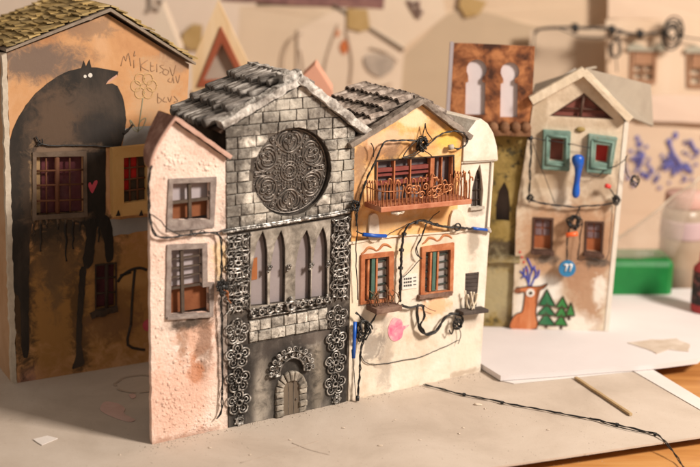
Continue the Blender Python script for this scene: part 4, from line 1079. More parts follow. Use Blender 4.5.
    o = F.L((113.5, 217.5), (168, 211), (168, 143), (112.5, 148.5), d=pd); h = F.L((124, 203.5), (147, 200.5), (147, 156), (123.8, 158), d=pd)
    m = MB(); m.prism([rough(o, .01, .0004), h], pd, pd + .006); m.quadbox([(o[0][0] + .001, o[0][1] + .001), (o[1][0] - .001, o[1][1] + .001), (o[2][0] - .001, o[2][1] - .001), (o[3][0] + .001, o[3][1] - .001)], pd + .007, -.0006)
    W = m.build('bay_window', OR, H)
    RP = mat('scarlet_pane', [(.55, .012, .012), (.70, .03, .025)], rough=.35, spec=.5); DP = mat('olive_dark_pane', [(.045, .03, .02), (.085, .06, .04)], scale=40, rough=.4, spec=.5)
    def cell(i, j):
        f0, f1, g0, g1 = i / 3, (i + 1) / 3, j / 4, (j + 1) / 4
        A, B, C, Dq = [Vector(q) for q in h]
        q = lambda f, g: tuple(A.lerp(B, f).lerp(Dq.lerp(C, f), g)); return [q(f0, g0), q(f1, g0), q(f1, g1), q(f0, g1)]
    mr, mdk = MB(), MB()
    for i in range(3):
        for j in range(4):
            (mr if (i, j) in ((0, 3), (0, 2), (0, 1), (1, 3), (1, 2)) else mdk).quadbox(cell(i, j), pd + .0062, pd + .0067)
    mr.build('pane', RP, W); mdk.build('pane', DP, W)
    m = MB()
    A, B, C, Dq = [Vector(q) for q in h]
    for f in (1 / 3, 2 / 3):
        a, b = A.lerp(B, f), Dq.lerp(C, f); m.tube([(a.x, pd + .005, a.y), (b.x, pd + .005, b.y)], .0009, 6)
    for f in (.25, .5, .75):
        a, b = A.lerp(Dq, f), B.lerp(C, f); m.tube([(a.x, pd + .0045, a.y), (b.x, pd + .0045, b.y)], .0008, 6)
    m.build('grille', BAR, W)
    m = MB()
    for x in (118, 141): 
        c = F.P(x, 213.5, pd - .0004); m.prism([[(c.x - .002, c.z - .002), (c.x + .002, c.z - .002), (c.x + .0004, c.z + .003)]], pd - .0009, pd - .0002)
    m.build('painted_mark', BLK, W)
    # drawn branch and red dot
    strokes([((118, 282), (122, 276), (131, 270), (140, 268), (147, 270)), ((135, 270), (133, 290), (131, 325)), ((131, 272), (120, 276)), ((131, 325), (128, 345), (145, 350))], 'drawn_lamp', BLK, .0013)
    m = MB(); m.prism([circle(F.uv(148.5, 325), .0055, 18)], -.0006, -.0001); m.build('painted_dot', HR, H)
    # roof
    EDG = mat('roof_card_edge', [(.22, .17, .13), (.34, .27, .21)], scale=90, rough=.9, bump=.5)
    rt, el, er = F.uv(108, 8), F.uv(4, 50.5), F.uv(193, 63)
    D2 = D
    m = MB(); m.prism([[(el[0], el[1] - .0006), (rt[0], rt[1] - .0022), (er[0], er[1] - .001), (er[0], er[1] + .001), (rt[0], rt[1] + .0005), (el[0], el[1] + .0015)]], -.007, D2)
    roof = m.build('roof', EDG, H)
    SH = mat('mustard_shingle', [(.23, .155, .055), (.38, .265, .105), (.49, .37, .185)], scale=60, rough=.85, bump=.5, bscale=240, island=.35)
    m = MB(); rs = random.Random(12)
    for (E, sg) in ((el, -1), (er, 1)):
        t = Vector((E[0] - rt[0], 0, E[1] - rt[1])); n = Vector((-t.z, 0, t.x)).normalized()
        if n.z < 0: n = -n
        rows = 13
        for r_ in range(rows):
            d = -.0065; 
            while d < D2 - .004:
                w_ = rs.uniform(.008, .020); f0, f1 = r_ / rows - .02, (r_ + 1) / rows + rs.uniform(-.01, .03)
                a = Vector((rt[0], d, rt[1] + .001)) + t * max(f0, 0) + n * .0008; b = Vector((rt[0], d, rt[1] + .001)) + t * f1 + n * rs.uniform(.0014, .0034); ww = Vector((0, min(w_ - .001, D2 - d), 0)); th = n * .0012
                j = lambda: Vector((rs.uniform(-.0018, .0018), rs.uniform(-.0012, .0012), rs.uniform(-.0006, .0006)))
                p = [a, a + ww, b + ww + j(), b + j()]
                m.hexa([q for q in p] + [q + th for q in p]); d += w_
    m.build('shingles', SH, roof)
build_wolf()

# ================================================================== SHUTTERED HOUSE
def build_shuttered():
    F = F6
    H = thing('shuttered_house', F, 'cream and tan model house with green shuttered windows, painted deer and loose grey roof', 'model house')
    tan = (.44, .27, .17)
    M = mat('cream_tan_plaster', [(.46, .36, .26), (.60, .50, .38), (.70, .61, .49)], scale=34, rough=.85, bump=.6, bscale=200, bdist=.001, bump2=(60, .8),
            spots=[spot(F, 572, 235, 56, 34, (.45, .27, .165), .95, .45), spot(F, 586, 270, 26, 40, (.40, .235, .145), .95, .5), spot(F, 545, 250, 20, 36, (.46, .29, .18), .9, .5), spot(F, 590, 308, 12, 24, (.42, .26, .165), .9), spot(F, 546, 258, 10, 6, (.13, .10, .08), .8), spot(F, 597, 262, 11, 6, (.13, .10, .08), .8),
                   spot(F, 600, 290, 7, 14, (.74, .68, .60), .8), spot(F, 534, 305, 18, 24, (.78, .74, .68), .9, .5), spot(F, 570, 325, 24, 12, (.76, .70, .62), .8, .6), spot(F, 545, 290, 16, 14, (.78, .74, .68), .8, .5), spot(F, 560, 195, 10, 14, (.74, .66, .56), .7), spot(F, 555, 180, 24, 10, (.45, .33, .22), .6), spot(F, 540, 120, 6, 70, (.42, .33, .23), .6), spot(F, 600, 185, 16, 10, (.40, .30, .21), .6), spot(F, 575, 124, 40, 5, (.44, .34, .24), .5)])
    EDGE = mat('white_card_edge', [(.66, .60, .52), (.74, .69, .61)], scale=90, rough=.9, bump=.4)
    bl = (0, 0); br = (F.uv(604, 331)[0], 0); tr = F.uv(624, 121); tl = F.uv(533, 106); pk = F.uv(584.5, 73)
    tri = F.L((549, 116), (614, 119.5), (584, 93)); w1 = F.L((534, 248.5), (550.5, 249.5), (551.5, 220), (535, 219)); w2 = F.L((586.5, 250.5), (600.5, 252), (602, 223.5), (587.3, 223))
    s1 = F.L((549, 160), (563, 161), (564, 138.5), (550, 137.5)); s2 = F.L((594.5, 161), (607, 162.5), (609, 145), (595.5, 143.5))
    m = MB(); m.prism([rough([bl, br, tr, pk, tl, (-.001, tl[1] * .55)], .007, .0005), tri, w1, w2, s1, s2], 0, .005); m.build('wall', M, H)
    D = .06
    m = MB(); m.quadbox([(br[0] + .0003, 0), (br[0] + .0045, 0), (tr[0] + .0045, tr[1] - .001), (tr[0] + .0003, tr[1] - .001)], -.0006, D); m.build('side_wall', EDGE, H)
    m = MB(); m.quadbox([(-.0005, 0), (.0035, 0), (tl[0] + .0035, tl[1] - .002), (tl[0], tl[1] - .002)], .0052, D); m.build('side_wall', EDGE, H)
    m = MB(); m.prism([[bl, br, (tr[0], tr[1] - .002), (pk[0], pk[1] - .003), (tl[0], tl[1] - .002)]], D + .0003, D + .003); m.build('back_wall', GREYBOARD, H)
    RB = mat('red_brown_pane', [(.16, .05, .04), (.26, .09, .07)], scale=40, rough=.5); RED = mat('red_pane', [(.50, .03, .03), (.62, .06, .05)], scale=40, rough=.5); BRN = mat('brown_rust_pane', [(.26, .075, .03), (.34, .12, .05)], scale=40, rough=.5)
    DKB = mat('dark_brown_bar', [(.06, .03, .022), (.10, .055, .04)], rough=.7)
    GR = mat('verdigris_shutter', [(.09, .16, .135), (.15, .24, .205), (.24, .32, .28)], scale=70, rough=.75, bump=.5, bscale=260, speck=((.22, .15, .09), 160, .6, .75))
    m = MB(); m.prism([tri], .0055, .0062); W = m.build('window', RB, H)
    m = MB(); m.tube([F.P(584, 94, .002), F.P(580, 117.5, .002)], .0016, 6); m.tube([F.P(562, 108, .003), F.P(603, 110, .003)], .0008, 6); m.build('glazing_bar', DKB, W)
    m = MB(); m.prism([tri[:], [((p[0] - F.uv(583, 110)[0]) * .9 + F.uv(583, 110)[0], (p[1] - F.uv(583, 110)[1]) * .86 + F.uv(583, 110)[1]) for p in tri]], .0005, .003); m.build('window_frame', DKB, W)
    for o, h, g in ((F.L((541.5, 168.5), (568.5, 170.5), (570.3, 131), (543, 129)), s1, RB), (F.L((585.5, 171.5), (610.3, 173.5), (617, 137), (588, 133)), s2, RED)):
        W = frame_ring(rough(o, .01, .0006), h, -.0052, .001).build('window', GR, H, .0008)
        m = MB(); m.quadbox(h, .0055, .0062); m.build('pane', g, W)
        a, b, c, d = [Vector(q) for q in o]
        m = MB()
        ce = (a + b + c + d) / 4
        ring = [tuple(ce + (q - ce) * .72) for q in (a, b, c, d)]
        for i in range(4): 
            p, q = ring[i], ring[(i + 1) % 4]; m.tube([(p[0], -.0054, p[1]), (q[0], -.0054, q[1])], .0011, 6)
        m.build('moulding', GR, W)
    for h in (w1, w2):
        W = frame_ring([tuple(Vector(p) * 1) for p in [(h[0][0] - .002, h[0][1] - .002), (h[1][0] + .002, h[1][1] - .002), (h[2][0] + .002, h[2][1] + .002), (h[3][0] - .002, h[3][1] + .002)]], h, -.001, .002).build('window', DKB, H, .0004)
        m = MB(); m.quadbox(h, .004, .0046); m.build('pane', BRN, W)
        m = MB(); PG = mat('grey_plum_pane', [(.14, .09, .10), (.22, .16, .17)], rough=.4)
        A, B, C, Dq = [Vector(q) for q in h]
        for i in range(2):
            for j in range(2):
                q = lambda f, g: tuple(A.lerp(B, f).lerp(Dq.lerp(C, f), g)); f0 = .08 + i * .47; g0 = .45 + j * .27
                m.quadbox([q(f0, g0), q(f0 + .38, g0), q(f0 + .38, g0 + .22), q(f0, g0 + .22)], .0030, .0036)
        m.build('pane', PG, W)
        m = MB(); m.bar((h[0][0] - .003, -.002, h[0][1] - .003), (h[1][0] + .003, -.002, h[1][1] - .003), .005, (0, 0, 1), .003, 8, .0012); m.build('window_sill', DKB, W)
    # deer and trees
    OUT = mat('dark_outline', [(.05, .03, .02), (.08, .05, .035)], rough=.8); DE = mat('deer_orange_paint', [(.36, .10, .04), (.52, .17, .065), (.62, .28, .14)], scale=100, rough=.75, bump=.5, bscale=260, stretch=(1, 1, .35), lo=.25, hi=.75); NO = mat('dark_brown_paint', [(.20, .07, .03), (.27, .10, .05)], rough=.8)
    body = smooth2(F.L((511, 329), (512, 319), (517, 313.5), (522, 311.5), (524, 302), (524.5, 292), (519, 293), (516, 291), (517, 287.5), (521, 287.5), (528, 286.3), (536, 286.6), (541, 285.8), (547.5, 283.5), (544, 288), (538.5, 291), (537.5, 300), (535.8, 313), (536.5, 328.5)), 3)
    m = MB(); m.prism([body], -.0005, -.0001); deer = m.build('painted_deer', DE, H)
    m = MB(); p3 = [(a, -.0006, b) for a, b in body]; m.tube(p3, .0006, 5, True, .4); m.build('outline', OUT, deer)
    m = MB(); m.prism([circle(F.uv(517.5, 290.5), .003, 14, .8)], -.0009, -.0006); m.prism([F.L((547.5, 283.5), (540, 291), (537, 304), (535.5, 303), (537, 288.5))], -.0009, -.0006); m.build('nose', NO, deer)
    m = MB(); m.prism([circle(F.uv(530.3, 292.5), .0040, 18)], -.0010, -.0006); m.build('eye', mat('white_eye_paint', [(.72, .70, .66), (.78, .75, .70)]), deer)
    m = MB(); m.prism([circle(F.uv(530.6, 292.7), .0017, 12)], -.0014, -.0010); m.build('pupil', OUT, deer)
    AN = mat('blue_antler_paint', [(.035, .055, .33), (.07, .09, .42)], rough=.7)
    m = MB()
    for s_ in (((529, 286), (527, 279), (523, 274), (520, 271)), ((527, 279), (528, 272), (526, 266)), ((525, 276), (521, 278)), ((531, 286), (534, 279), (536, 273), (534, 268)), ((534, 279), (538, 276), (539, 270)), ((529, 283), (530, 276), (532, 270), (530, 264), (527, 258)), ((532, 270), (535, 266)), ((524, 274), (524, 268))):
        m.tube(smooth([F.P(x, y, -.0004) for x, y in s_], 3), .0009, 5, flat=.5)
    m.build('antler', AN, deer)
    m = MB()
    for x, y in ((522, 257), (524, 262), (520, 252), (527, 270)): m.prism([circle(F.uv(x, y), .0011, 8)], -.0006, -.0001)
    m.build('painted_dot', RED, H)
    G1 = mat('dark_green_paint', [(.012, .075, .03), (.03, .15, .065), (.08, .20, .10)], scale=110, rough=.75, bump=.5, bscale=260, stretch=(1, 1, .35), lo=.25, hi=.75); G2 = mat('green_paint', [(.02, .12, .03), (.05, .22, .06), (.12, .28, .12)], scale=110, rough=.75, bump=.5, bscale=260, stretch=(1, 1, .35), lo=.25, hi=.75)
    for tris, mt, trunk in (((((547, 289), (555.5, 306), (538.5, 305)), ((547, 303), (556, 315.5), (537, 314.5)), ((546, 312), (556, 325.5), (537, 324.5))), G1, (546, 326)), ((((563, 295.5), (568, 308), (556, 307)), ((562, 305), (568, 317), (555, 316)), ((561.5, 314), (567.5, 325.5), (553.5, 325))), G2, (561, 327)), ((((571.3, 302), (574.5, 315.5), (565.6, 315)),), G2, (569, 318))):
        m = MB(); mo = MB()
        for k, t in enumerate(tris):
            q = F.L(*t); q = rough(q, .003, .0005); m.prism([q], -.0006 - .0002 * (2 - k), -.0001); mo.tube([(a, -.0008 - .0002 * (2 - k), b) for a, b in q], .0006, 5, True, .4)
        c = F.L((trunk[0] - 1.5, trunk[1] + 2), (trunk[0] + 1.5, trunk[1] + 2), (trunk[0] + 1.2, trunk[1] - 3), (trunk[0] - 1.2, trunk[1] - 3))
        mo.quadbox([(a, max(b, .0006)) for a, b in c], -.0004, -.0001)
        o = m.build('painted_tree', mt, H); mo.build('outline', OUT, o)
    # roof: loose sheet
    RC = mat('grey_beige_roof_card', [(.27, .225, .18), (.34, .29, .23)], scale=30, rough=.9, bump=.3); RW = mat('cream_roof_edge', [(.58, .48, .35), (.68, .58, .45)], scale=80, rough=.85, bump=.5)
    def sheet(px4, ds, th, name, mt, par):
        P_ = [F.P(x, y, d) for (x, y), d in zip(px4, ds)]; n = (P_[1] - P_[0]).cross(P_[3] - P_[0]).normalized()
        if n.z < 0: n = -n
        m = MB(); m.hexa([p - n * th for p in P_] + P_); return m.build(name, mt, par)
    sheet([(584.5, 68), (630.5, 117), (653.5, 126), (651, 84.5)], (-.006, -.006, .055, .055), .0022, 'roof', RC, H)
    sheet([(584.5, 68), (531, 97), (535, 84), (596, 66)], (-.006, -.006, .055, .055), .0022, 'roof', RC, H)
    m = MB(); m.bar(F.P(584.5, 70.5, -.004), F.P(531, 100.5, -.004), .007, (0, 0, 1), .0075, 14, .0006); m.bar(F.P(583, 70.5, -.004), F.P(630, 119.5, -.004), .007, (0, 0, 1), .006, 14, .0006); m.build('verge', RW, H)
    m = MB(); m.ball(F.P(580.5, 129.5, -.001), .0032, 8, (1.4, .5, .8)); m.build('painted_mark', mat('olive_paint', [(.25, .18, .06), (.32, .24, .1)]), H)
    # things hung on it
    T = thing('plastic_peg', F, 'blue plastic peg hanging between the green shutters of the deer house', 'peg')
    m = MB(); pts = [F.P(x, y, d) for x, y, d in ((578, 154.5, -.010), (577.8, 160, -.011), (578.4, 166, -.011), (577.8, 174, -.011), (576.5, 184, -.010), (575.8, 193, -.010), (575.6, 198, -.010))]
    m.tube(smooth(pts, 4), [.0020, .0040, .0052, .0056, .0056, .0054, .0052, .0048, .0042, .0037, .0034, .0031, .0029, .0028, .0027, .0027, .0028, .0031, .0034, .0036, .0036, .0034, .0030, .0022, .0012], 10); m.build('peg', BLUEP, T)
    T = thing('wire', F, 'black wire strung along the left edge and across the middle of the deer house', 'wire')
    m = MB()
    cable(m, [F.P(x, y, -.005) for x, y in ((530.5, 138), (530.5, 160), (529.5, 180), (529.5, 198), (536, 201.5), (552, 204.5), (575, 206.5), (598, 205.5), (613, 203), (616, 198))], .0011, 2, 600)
    cable(m, [F.P(x, y, -.006) for x, y in ((530, 138), (550, 141), (570, 144), (590, 148))], .0006, 1)
    cable(m, [F.P(x, y, -.006) for x, y in ((532, 142), (540, 165), (548, 185), (555, 203))], .0005, 1)
    cable(m, [F.P(x, y, -.006) for x, y in ((588, 174), (598, 176), (606, 170), (616, 166), (625, 160), (628, 155))], .0006, 1)
    cable(m, [F.P(x, y, -.006) for x, y in ((626, 157), (626, 168), (628, 176), (633, 180), (638, 184))], .0006, 1)
    cable(m, [F.P(x, y, -.006) for x, y in ((616, 200), (613, 193), (609, 187))], .0009, 1)
    cable(m, [F.P(x, y, -.005) for x, y in ((578, 210), (582, 225), (580, 240), (578.5, 260), (590, 258), (606, 259.5), (611, 230), (612, 206))], .0005, 1)
    m.build('strand', BLACKWIRE, T)
    m = MB(); tangle(m, F.P(635, 181, -.004), .0050, 5, .0005, 5); m.build('knot', BLACKWIRE, T)
    m = MB(); tangle(m, F.P(616, 200, -.006), .0042, 5, .0006, 6); m.build('knot', BLACKWIRE, T)
    m = MB(); tangle(m, F.P(530, 198, -.006), .0036, 5, .0006, 7); m.build('knot', BLACKWIRE, T)
    m = MB(); m.ball(F.P(530.5, 138, -.005), .0026, 8); m.build('knot', BLACKWIRE, T)
    m = MB(); a, b = F.P(610.5, 187, -.008), F.P(605, 185.5, -.008); m.tube([a, a.lerp(b, .4), b], [.0016, .0022, .0020], 8); m.build('tip', mat('red_plastic', [(.62, .03, .025), (.7, .05, .04)], rough=.35, spec=.5), T)
    T = thing('pendant_tag', F, 'round blue tag numbered 77 hanging from tangled black wire and an orange clip', 'tag')
    m = MB(); tangle(m, F.P(574, 222, -.008), .0065, 9, .0007, 21, .4)
    cable(m, [F.P(x, y, -.008) for x, y in ((580, 207), (576, 216), (570, 226), (567.5, 236), (567, 250), (567, 261))], .0008, 2, 600); cable(m, [F.P(x, y, -.008) for x, y in ((578, 216), (583, 222), (580, 236), (579, 252), (577, 260))], .0006, 1); m.build('wire', BLACKWIRE, T)
    m = MB(); a, b = F.P(566, 235, -.010), F.P(577.5, 233.8, -.010); m.tube([a, a.lerp(b, .5), b], .0022, 8); m.build('clip', mat('orange_red_plastic', [(.75, .10, .02), (.85, .15, .03)], rough=.35, spec=.5), T)
    c = F.P(567, 268, -.007); rad = abs(F.uv(567, 268)[1] - F.uv(567, 276)[1])
    m = MB(); m.prism([circle((c.x, c.z), rad, 36)], -.010, -.007); disc = m.build('disc', mat('blue_disc', [(.02, .16, .36), (.03, .22, .44)], rough=.4, spec=.5), T, .0006)
    m = MB()
    for k, dx in enumerate((-3.2, 1.3)):
        x = 567 + dx; y = 264.3 + .0 * k
        m.tube([F.P(x, y + .6, -.0103), F.P(x + 3.7, y + .2, -.0103)], .0008, 6); m.tube([F.P(x + 3.7, y + .2, -.0103), F.P(x + 1.6, y + 7, -.0103)], .0008, 6)
    m.build('numeral', WHITE, disc)
WHITE = mat('white_ink', [(.72, .72, .72), (.78, .78, .78)], rough=.6)
build_shuttered()

# ================================================================== OCHRE HOUSE
def build_ochre():
    F = F7
    H = thing('ochre_house', F, 'mustard model house topped by a copper panel with two keyhole arches', 'model house')
    M = mat('mustard_plaster', [(.15, .105, .03), (.27, .19, .058), (.36, .27, .11)], scale=45, rough=.85, bump=.6, bscale=200, bdist=.001, speck=((.07, .055, .025), 150, .52, .66),
            spots=[spot(F, 500, 250, 34, 10, (.07, .05, .03), .8), spot(F, 500, 290, 24, 30, (.40, .34, .20), .7), spot(F, 515, 320, 16, 10, (.22, .17, .10), .6)])
    CO = mat('rusted_copper_sheet', [(.06, .024, .015), (.24, .085, .035), (.50, .21, .085)], scale=60, rough=.5, metal=.2, bump=.4, bscale=200, spec=.4, lo=.36, hi=.6)
    uR = F.uv(511.5, 328)[0] - .0006; u0 = F.uv(459, 328)[0]
    top = F.uv(500, 131)[1]
    lan = F.L((496, 222), (510, 222), (510.3, 205), (509, 192), (504.8, 182.5), (499, 192), (496.5, 205))
    m = MB(); ur2 = F.uv(530, 131)[0]; m.prism([rough([(u0, 0), (uR, 0), (ur2 - .0005, top), (u0, top)], .008, .0005), lan], .004, .008); m.build('wall', M, H)
    m = MB(); m.box(u0 + .004, uR - .004, .020, .021, 0, top * .96); m.build('interior_panel', mat('grey_plum_paper', [(.22, .18, .175), (.27, .22, .21)], rough=.9), H)
    m = MB(); m.box(u0, uR, .0082, .05, top - .004, top - .001); m.box(u0, u0 + .003, .0082, .05, 0, top - .0045); m.box(u0, uR, .0503, .053, 0, top - .001); m.build('side_wall', GREYBOARD, H)
    m = MB(); m.bar(F.P(484, 258.5, .002), F.P(520, 258.5, .002), .006, (0, 0, 1), .006, 12, .001); m.build('ledge', M, H)
    pl = F.L((449, 131), (531, 131), (535, 46.5), (454.3, 43))
    def key(x0, x1, xc, yb, yn, yt, rx, cy):
        p = [(x0, yb), (x1, yb), (x1 + .4, yn + 3), (x1 - 2.6, yn + 2), (x1 - 2.4, yn - 2)]
        n = 10
        for i in range(n + 1):
            a = math.radians(-32 + 244 * i / n); p.append((xc + rx * math.cos(a), cy - rx * 1.02 * math.sin(a)))
        p += [(x0 + 3, yn - 2), (x0 + 3.2, yn + 2), (x0 + .6, yn + 3)]
        return F.L(*p)
    k1 = key(465.3, 485, 476.8, 115, 80, 61, 10.2, 70); k2 = key(500.3, 517.5, 510.2, 117.5, 81, 64, 9.4, 72)
    m = MB(); m.prism([rough(pl, .008, .0004), k1, k2], .001, .0036); P_ = m.build('bell_gable', CO, H)
    m = MB(); q = F.L((452, 120), (529, 122), (532, 52), (457, 50)); m.quadbox(q, .0040, .0048); m.build('backing_paper', mat('white_lilac_paper', [(.60, .54, .56), (.66, .60, .62)], rough=.9, bump=.1), P_)
    m = MB(); a, b, c, d = pl; m.quadbox([(a[0] - .0035, a[1]), (a[0] - .0003, a[1]), (d[0] - .0003, d[1]), (d[0] - .0035, d[1])], .0006, .012); m.build('panel_edge', LAV, P_)
    EV = mat('brown_beam', [(.10, .045, .022), (.19, .09, .045), (.27, .15, .08)], scale=90, rough=.75, bump=.5)
    m = MB(); m.bar(F.P(460, 131, -.003), F.P(530, 132.5, -.003), .014, (0, 0, 1), .005, 12, .0008); m.build('eave', EV, H)
    m = MB()
    for x in (470, 481, 492.5, 504, 515, 525):
        c = F.P(x, 126.5, .002); m.tube([c, c + Vector((0, -.010, 0)), c + Vector((0, -.013, 0))], [.0052, .0050, .0036], 10)
    m.build('beam_end', EV, H)
build_ochre()

# ================================================================== WORKTABLE
def flat(loop, z0, z1):
    """horizontal slab from world (x,y) loop"""
    m = MB(); m.prism([loop], 0, 1)
    n = len(m.v)
    m.v = [Vector((p.x, p.z, z0 + (z1 - z0) * p.y)) for p in m.v]
    m.f = [f[::-1] for f in m.f] if z1 < z0 else m.f
    return m
def gl(*pts, z=0.0): return [(ground(x, y, z).x, ground(x, y, z).y) for x, y in pts]
WOODT = mat('orange_pine_table', [(.34, .14, .04), (.50, .23, .07), (.60, .33, .12)], scale=14, rough=.45, bump=.2, bscale=120, spec=.4, stretch=(.25, 3, 1))
m = flat([(-1.6, .55), (.55, .62), (.75, 1.70), (-1.6, 1.70)], -.045, -.010); t = m.build('worktable', WOODT, None, .003); tag(t, 'orange pine worktable under the cardboard sheet', None, kind='structure'); 
CARD = mat('greyboard_sheet', [(.45, .375, .31), (.52, .44, .37), (.57, .49, .42)], scale=13, rough=.88, bump=.25, bscale=700, bdist=.0004, speck=((.36, .285, .22), 420, .60, .74), spec=.2, spots=[])
A_, B_ = gl((500, 466), (751, 429)), gl((648, 366.5), (500, 381))
fl = Vector(A_[1]) + (Vector(A_[0]) - Vector(A_[1])).normalized() * 1.25
bkl = Vector(B_[1]) + (Vector(B_[1]) - Vector(B_[0])).normalized() * 0.05
m = flat([tuple(fl), A_[1], B_[0], tuple(B_[1]), (-.02, 1.50), (-1.0, 1.50)], -.0016, 0)
c = m.build('cardboard_sheet', CARD, None); tag(c, 'large grey brown cardboard sheet covering the worktable under the houses', 'cardboard')
WP = mat('white_paper', [(.64, .60, .58), (.70, .66, .64)], scale=20, rough=.85, bump=.15, bscale=300)
r0 = Vector(B_[0]); r1 = Vector(A_[1]); q0 = Vector(B_[1])
inn = (r1 - r0).normalized(); side = (q0 - r0).normalized()
m = flat([tuple(r0 + side * .001), tuple(r0 + side * .02 + inn * .0), tuple(r1 + side * .014), tuple(r1 + side * .001)], .0002, .0007); o = m.build('paper_strip', WP, None); tag(o, 'white paper strip along the right edge of the cardboard', 'paper strip')
m = flat([tuple(r0 + side * .021 + inn * .001), tuple(q0), tuple(q0 + inn * .010 + side * -.008), tuple(r0 + side * .021 + inn * .009)], .0002, .0007); o = m.build('paper_strip', WP, None); tag(o, 'white paper strip along the back of the cardboard beside the foam board', 'paper strip')
FOAM = mat('white_foam_board', [(.64, .595, .60), (.69, .645, .65)], scale=10, rough=.8, bump=.1, bscale=500)
fb = gl((470, 357), (500.5, 375.5), (660, 363.5), (698, 358.5), (735, 330), (700, 288), (600, 290), (500, 290), (470, 300), z=.006)
m = flat(rough(fb, .02, .0015), .0012, .0058); fo = m.build('foam_board', FOAM, None); tag(fo, 'white foam board lying flat under the deer house', 'foam board')
GRN = mat('dark_green_edge', [(.02, .10, .05), (.04, .16, .08)], rough=.6)
m = flat(gl((479, 367), (499, 380.5), (507, 381), (483, 362), z=.0), .0008, .0011); o = m.build('card_scrap', GRN, None); tag(o, 'sliver of dark green card under the foam board corner', 'card')
# wooden stick
m = MB(); a, b = ground(575.5, 377.5, .0015), ground(631, 414.5, .0015); m.bar(a, b, .0026, (0, 0, 1), .0019, 16, .0004)
o = m.build('wooden_stick', mat('pale_wood', [(.36, .25, .13), (.48, .35, .20)], scale=60, rough=.8, stretch=(1, 1, 1)), None); tag(o, 'split pale wooden stick lying on the cardboard', 'stick')
# table wire
m = MB(); pts = [ground(x, y, .0016) for x, y in ((424, 384.5), (440, 388.5), (464, 394.5), (490, 399.5), (505, 403), (530, 407.5), (560, 413), (590, 418.5), (617, 424.5), (640, 430), (655, 434))] + [ground(664, 440, .001), ground(672, 450, -.003), ground(680, 462, -.007), ground(690, 478, -.008)]
cable(m, pts, .00078, 2, 420, kink=.0004); 
for x, y in ((464, 394.5), (502, 402.5), (617, 424.5), (655, 434)): wrap(m, ground(x, y, .0016), .0012, 3, .00035, Vector((1, -.4, 0)))
cable(m, [ground(x, y, .0012) for x, y in ((590, 418), (612, 425.5), (636, 431), (655, 434.5))], .0005, 1)
o = m.build('wire', BLACKWIRE, None); tag(o, 'long black twisted wire lying across the cardboard and over its front edge', 'wire')
# scraps and stains
SCR = mat('paper_scrap', [(.70, .64, .60), (.78, .72, .68)], rough=.85)
m = flat(rough(gl((33, 440), (47, 436.5), (58, 439), (42, 446)), .006, .0006), .0003, .0008); o = m.build('paper_scrap', SCR, None); tag(o, 'small square scrap of white paper on the cardboard below the wolf house', 'paper scrap')
PST = mat('dried_pink_paint', [(.56, .36, .31), (.64, .45, .40)], scale=60, rough=.7)
m = flat([(a, b) for a, b in smooth2(gl((101, 406), (106, 402), (118, 404), (125, 409), (124, 414), (135, 420), (128, 422), (112, 417), (101, 411)), 4)], .0002, .0005); o = m.build('paint_stain', PST, None); tag(o, 'dried pink paint patch on the cardboard left of the pink house', 'paint stain')
m = flat(smooth2(gl((129, 395), (134, 394), (136, 397), (132, 399)), 4), .0002, .0005); o = m.build('paint_stain', PST, None); tag(o, 'tiny pink paint dab nearest the shadowed base of the wolf house', 'paint stain')
m = MB(); c0 = ground(140, 384, .0); n = 40
vs = [Vector((c0.x + math.cos(2 * math.pi * k / n) * q * (1 + .05 * math.sin(k * 1.3)), c0.y + math.sin(2 * math.pi * k / n) * q, .0004)) for q in (.019, .0215) for k in range(n)]
m.add(vs, [(k, (k + 1) % n, n + (k + 1) % n, n + k) for k in range(n) if k not in (5, 6, 7, 22, 23, 30)]); o = m.build('ring_stain', mat('faint_brown_stain', [(.40, .31, .24), (.46, .37, .30)], scale=120, rough=.9), None); tag(o, 'faint brown ring stain on the cardboard between wolf house and pink house', 'stain')
PM = mat('pencil_on_card', [(.36, .29, .235), (.44, .36, .30)], scale=200, rough=.9)
for p_, lab in ((((240, 463), (290, 449), (318, 441)), 'faint pencil line on the cardboard below the stone house door'), (((292, 443), (310, 450), (330, 455)), 'short pencil tick crossing the faint line below the stone house')):
    m = MB(); m.tube(smooth([ground(x, y, .0001) for x, y in p_], 5), .0003, 5); o = m.build('pencil_mark', PM, None); tag(o, lab, 'pencil mark')
CR = mat('plaster_crumb', [(.58, .48, .38), (.66, .56, .46)], rough=.9)
rs = random.Random(6)
spots_ = [(478, 405), (485, 409), (463, 428), (459, 434), (210, 448), (168, 447), (290, 440), (343, 428), (395, 420), (330, 452), (250, 455), (120, 455), (420, 440), (548, 430), (380, 446), (92, 430)]
for k, (x, y) in enumerate(spots_):
    g = ground(x, y, .0); m = MB(); s_ = rs.uniform(.0004, .0010) * (1.8 if k < 2 else 1); m.ball(g + Vector((0, 0, s_ * .45)), s_, 7, (rs.uniform(.8, 2.6), rs.uniform(.6, 1.3), .4))
    for v in m.v: v += noise.noise_vector(v * 1400) * s_ * .7
    o = m.build('plaster_crumb', CR, None); tag(o, 'tiny pale plaster crumb lying loose on the cardboard sheet', 'crumb', 'plaster crumbs on the cardboard')

rs = random.Random(44); m = MB()
for k in range(420):
    u = rs.uniform(-.01, .31); d = -abs(rs.gauss(0, .006)) - .0007; g = FRONT.o + FRONT.u * u + FRONT.d * d; q = rs.uniform(.00012, .0005)
    m.ball(Vector((g.x, g.y, q * .4)), q, 5, (rs.uniform(.7, 1.7), rs.uniform(.7, 1.4), .7))
for k in range(320):
    g = ground(rs.uniform(120, 640), rs.uniform(395, 466)); q = rs.uniform(.00010, .00035); m.ball(Vector((g.x, g.y, q * .4)), q, 5, (rs.uniform(.7, 1.9), rs.uniform(.7, 1.4), .6))
o = m.build('plaster_dust', mat('dust_grain', [(.22, .18, .15), (.46, .39, .33), (.70, .62, .54)], scale=260, rough=.9), None); tag(o, 'fine plaster grit scattered along the foot of the front row', 'dust', kind='stuff')

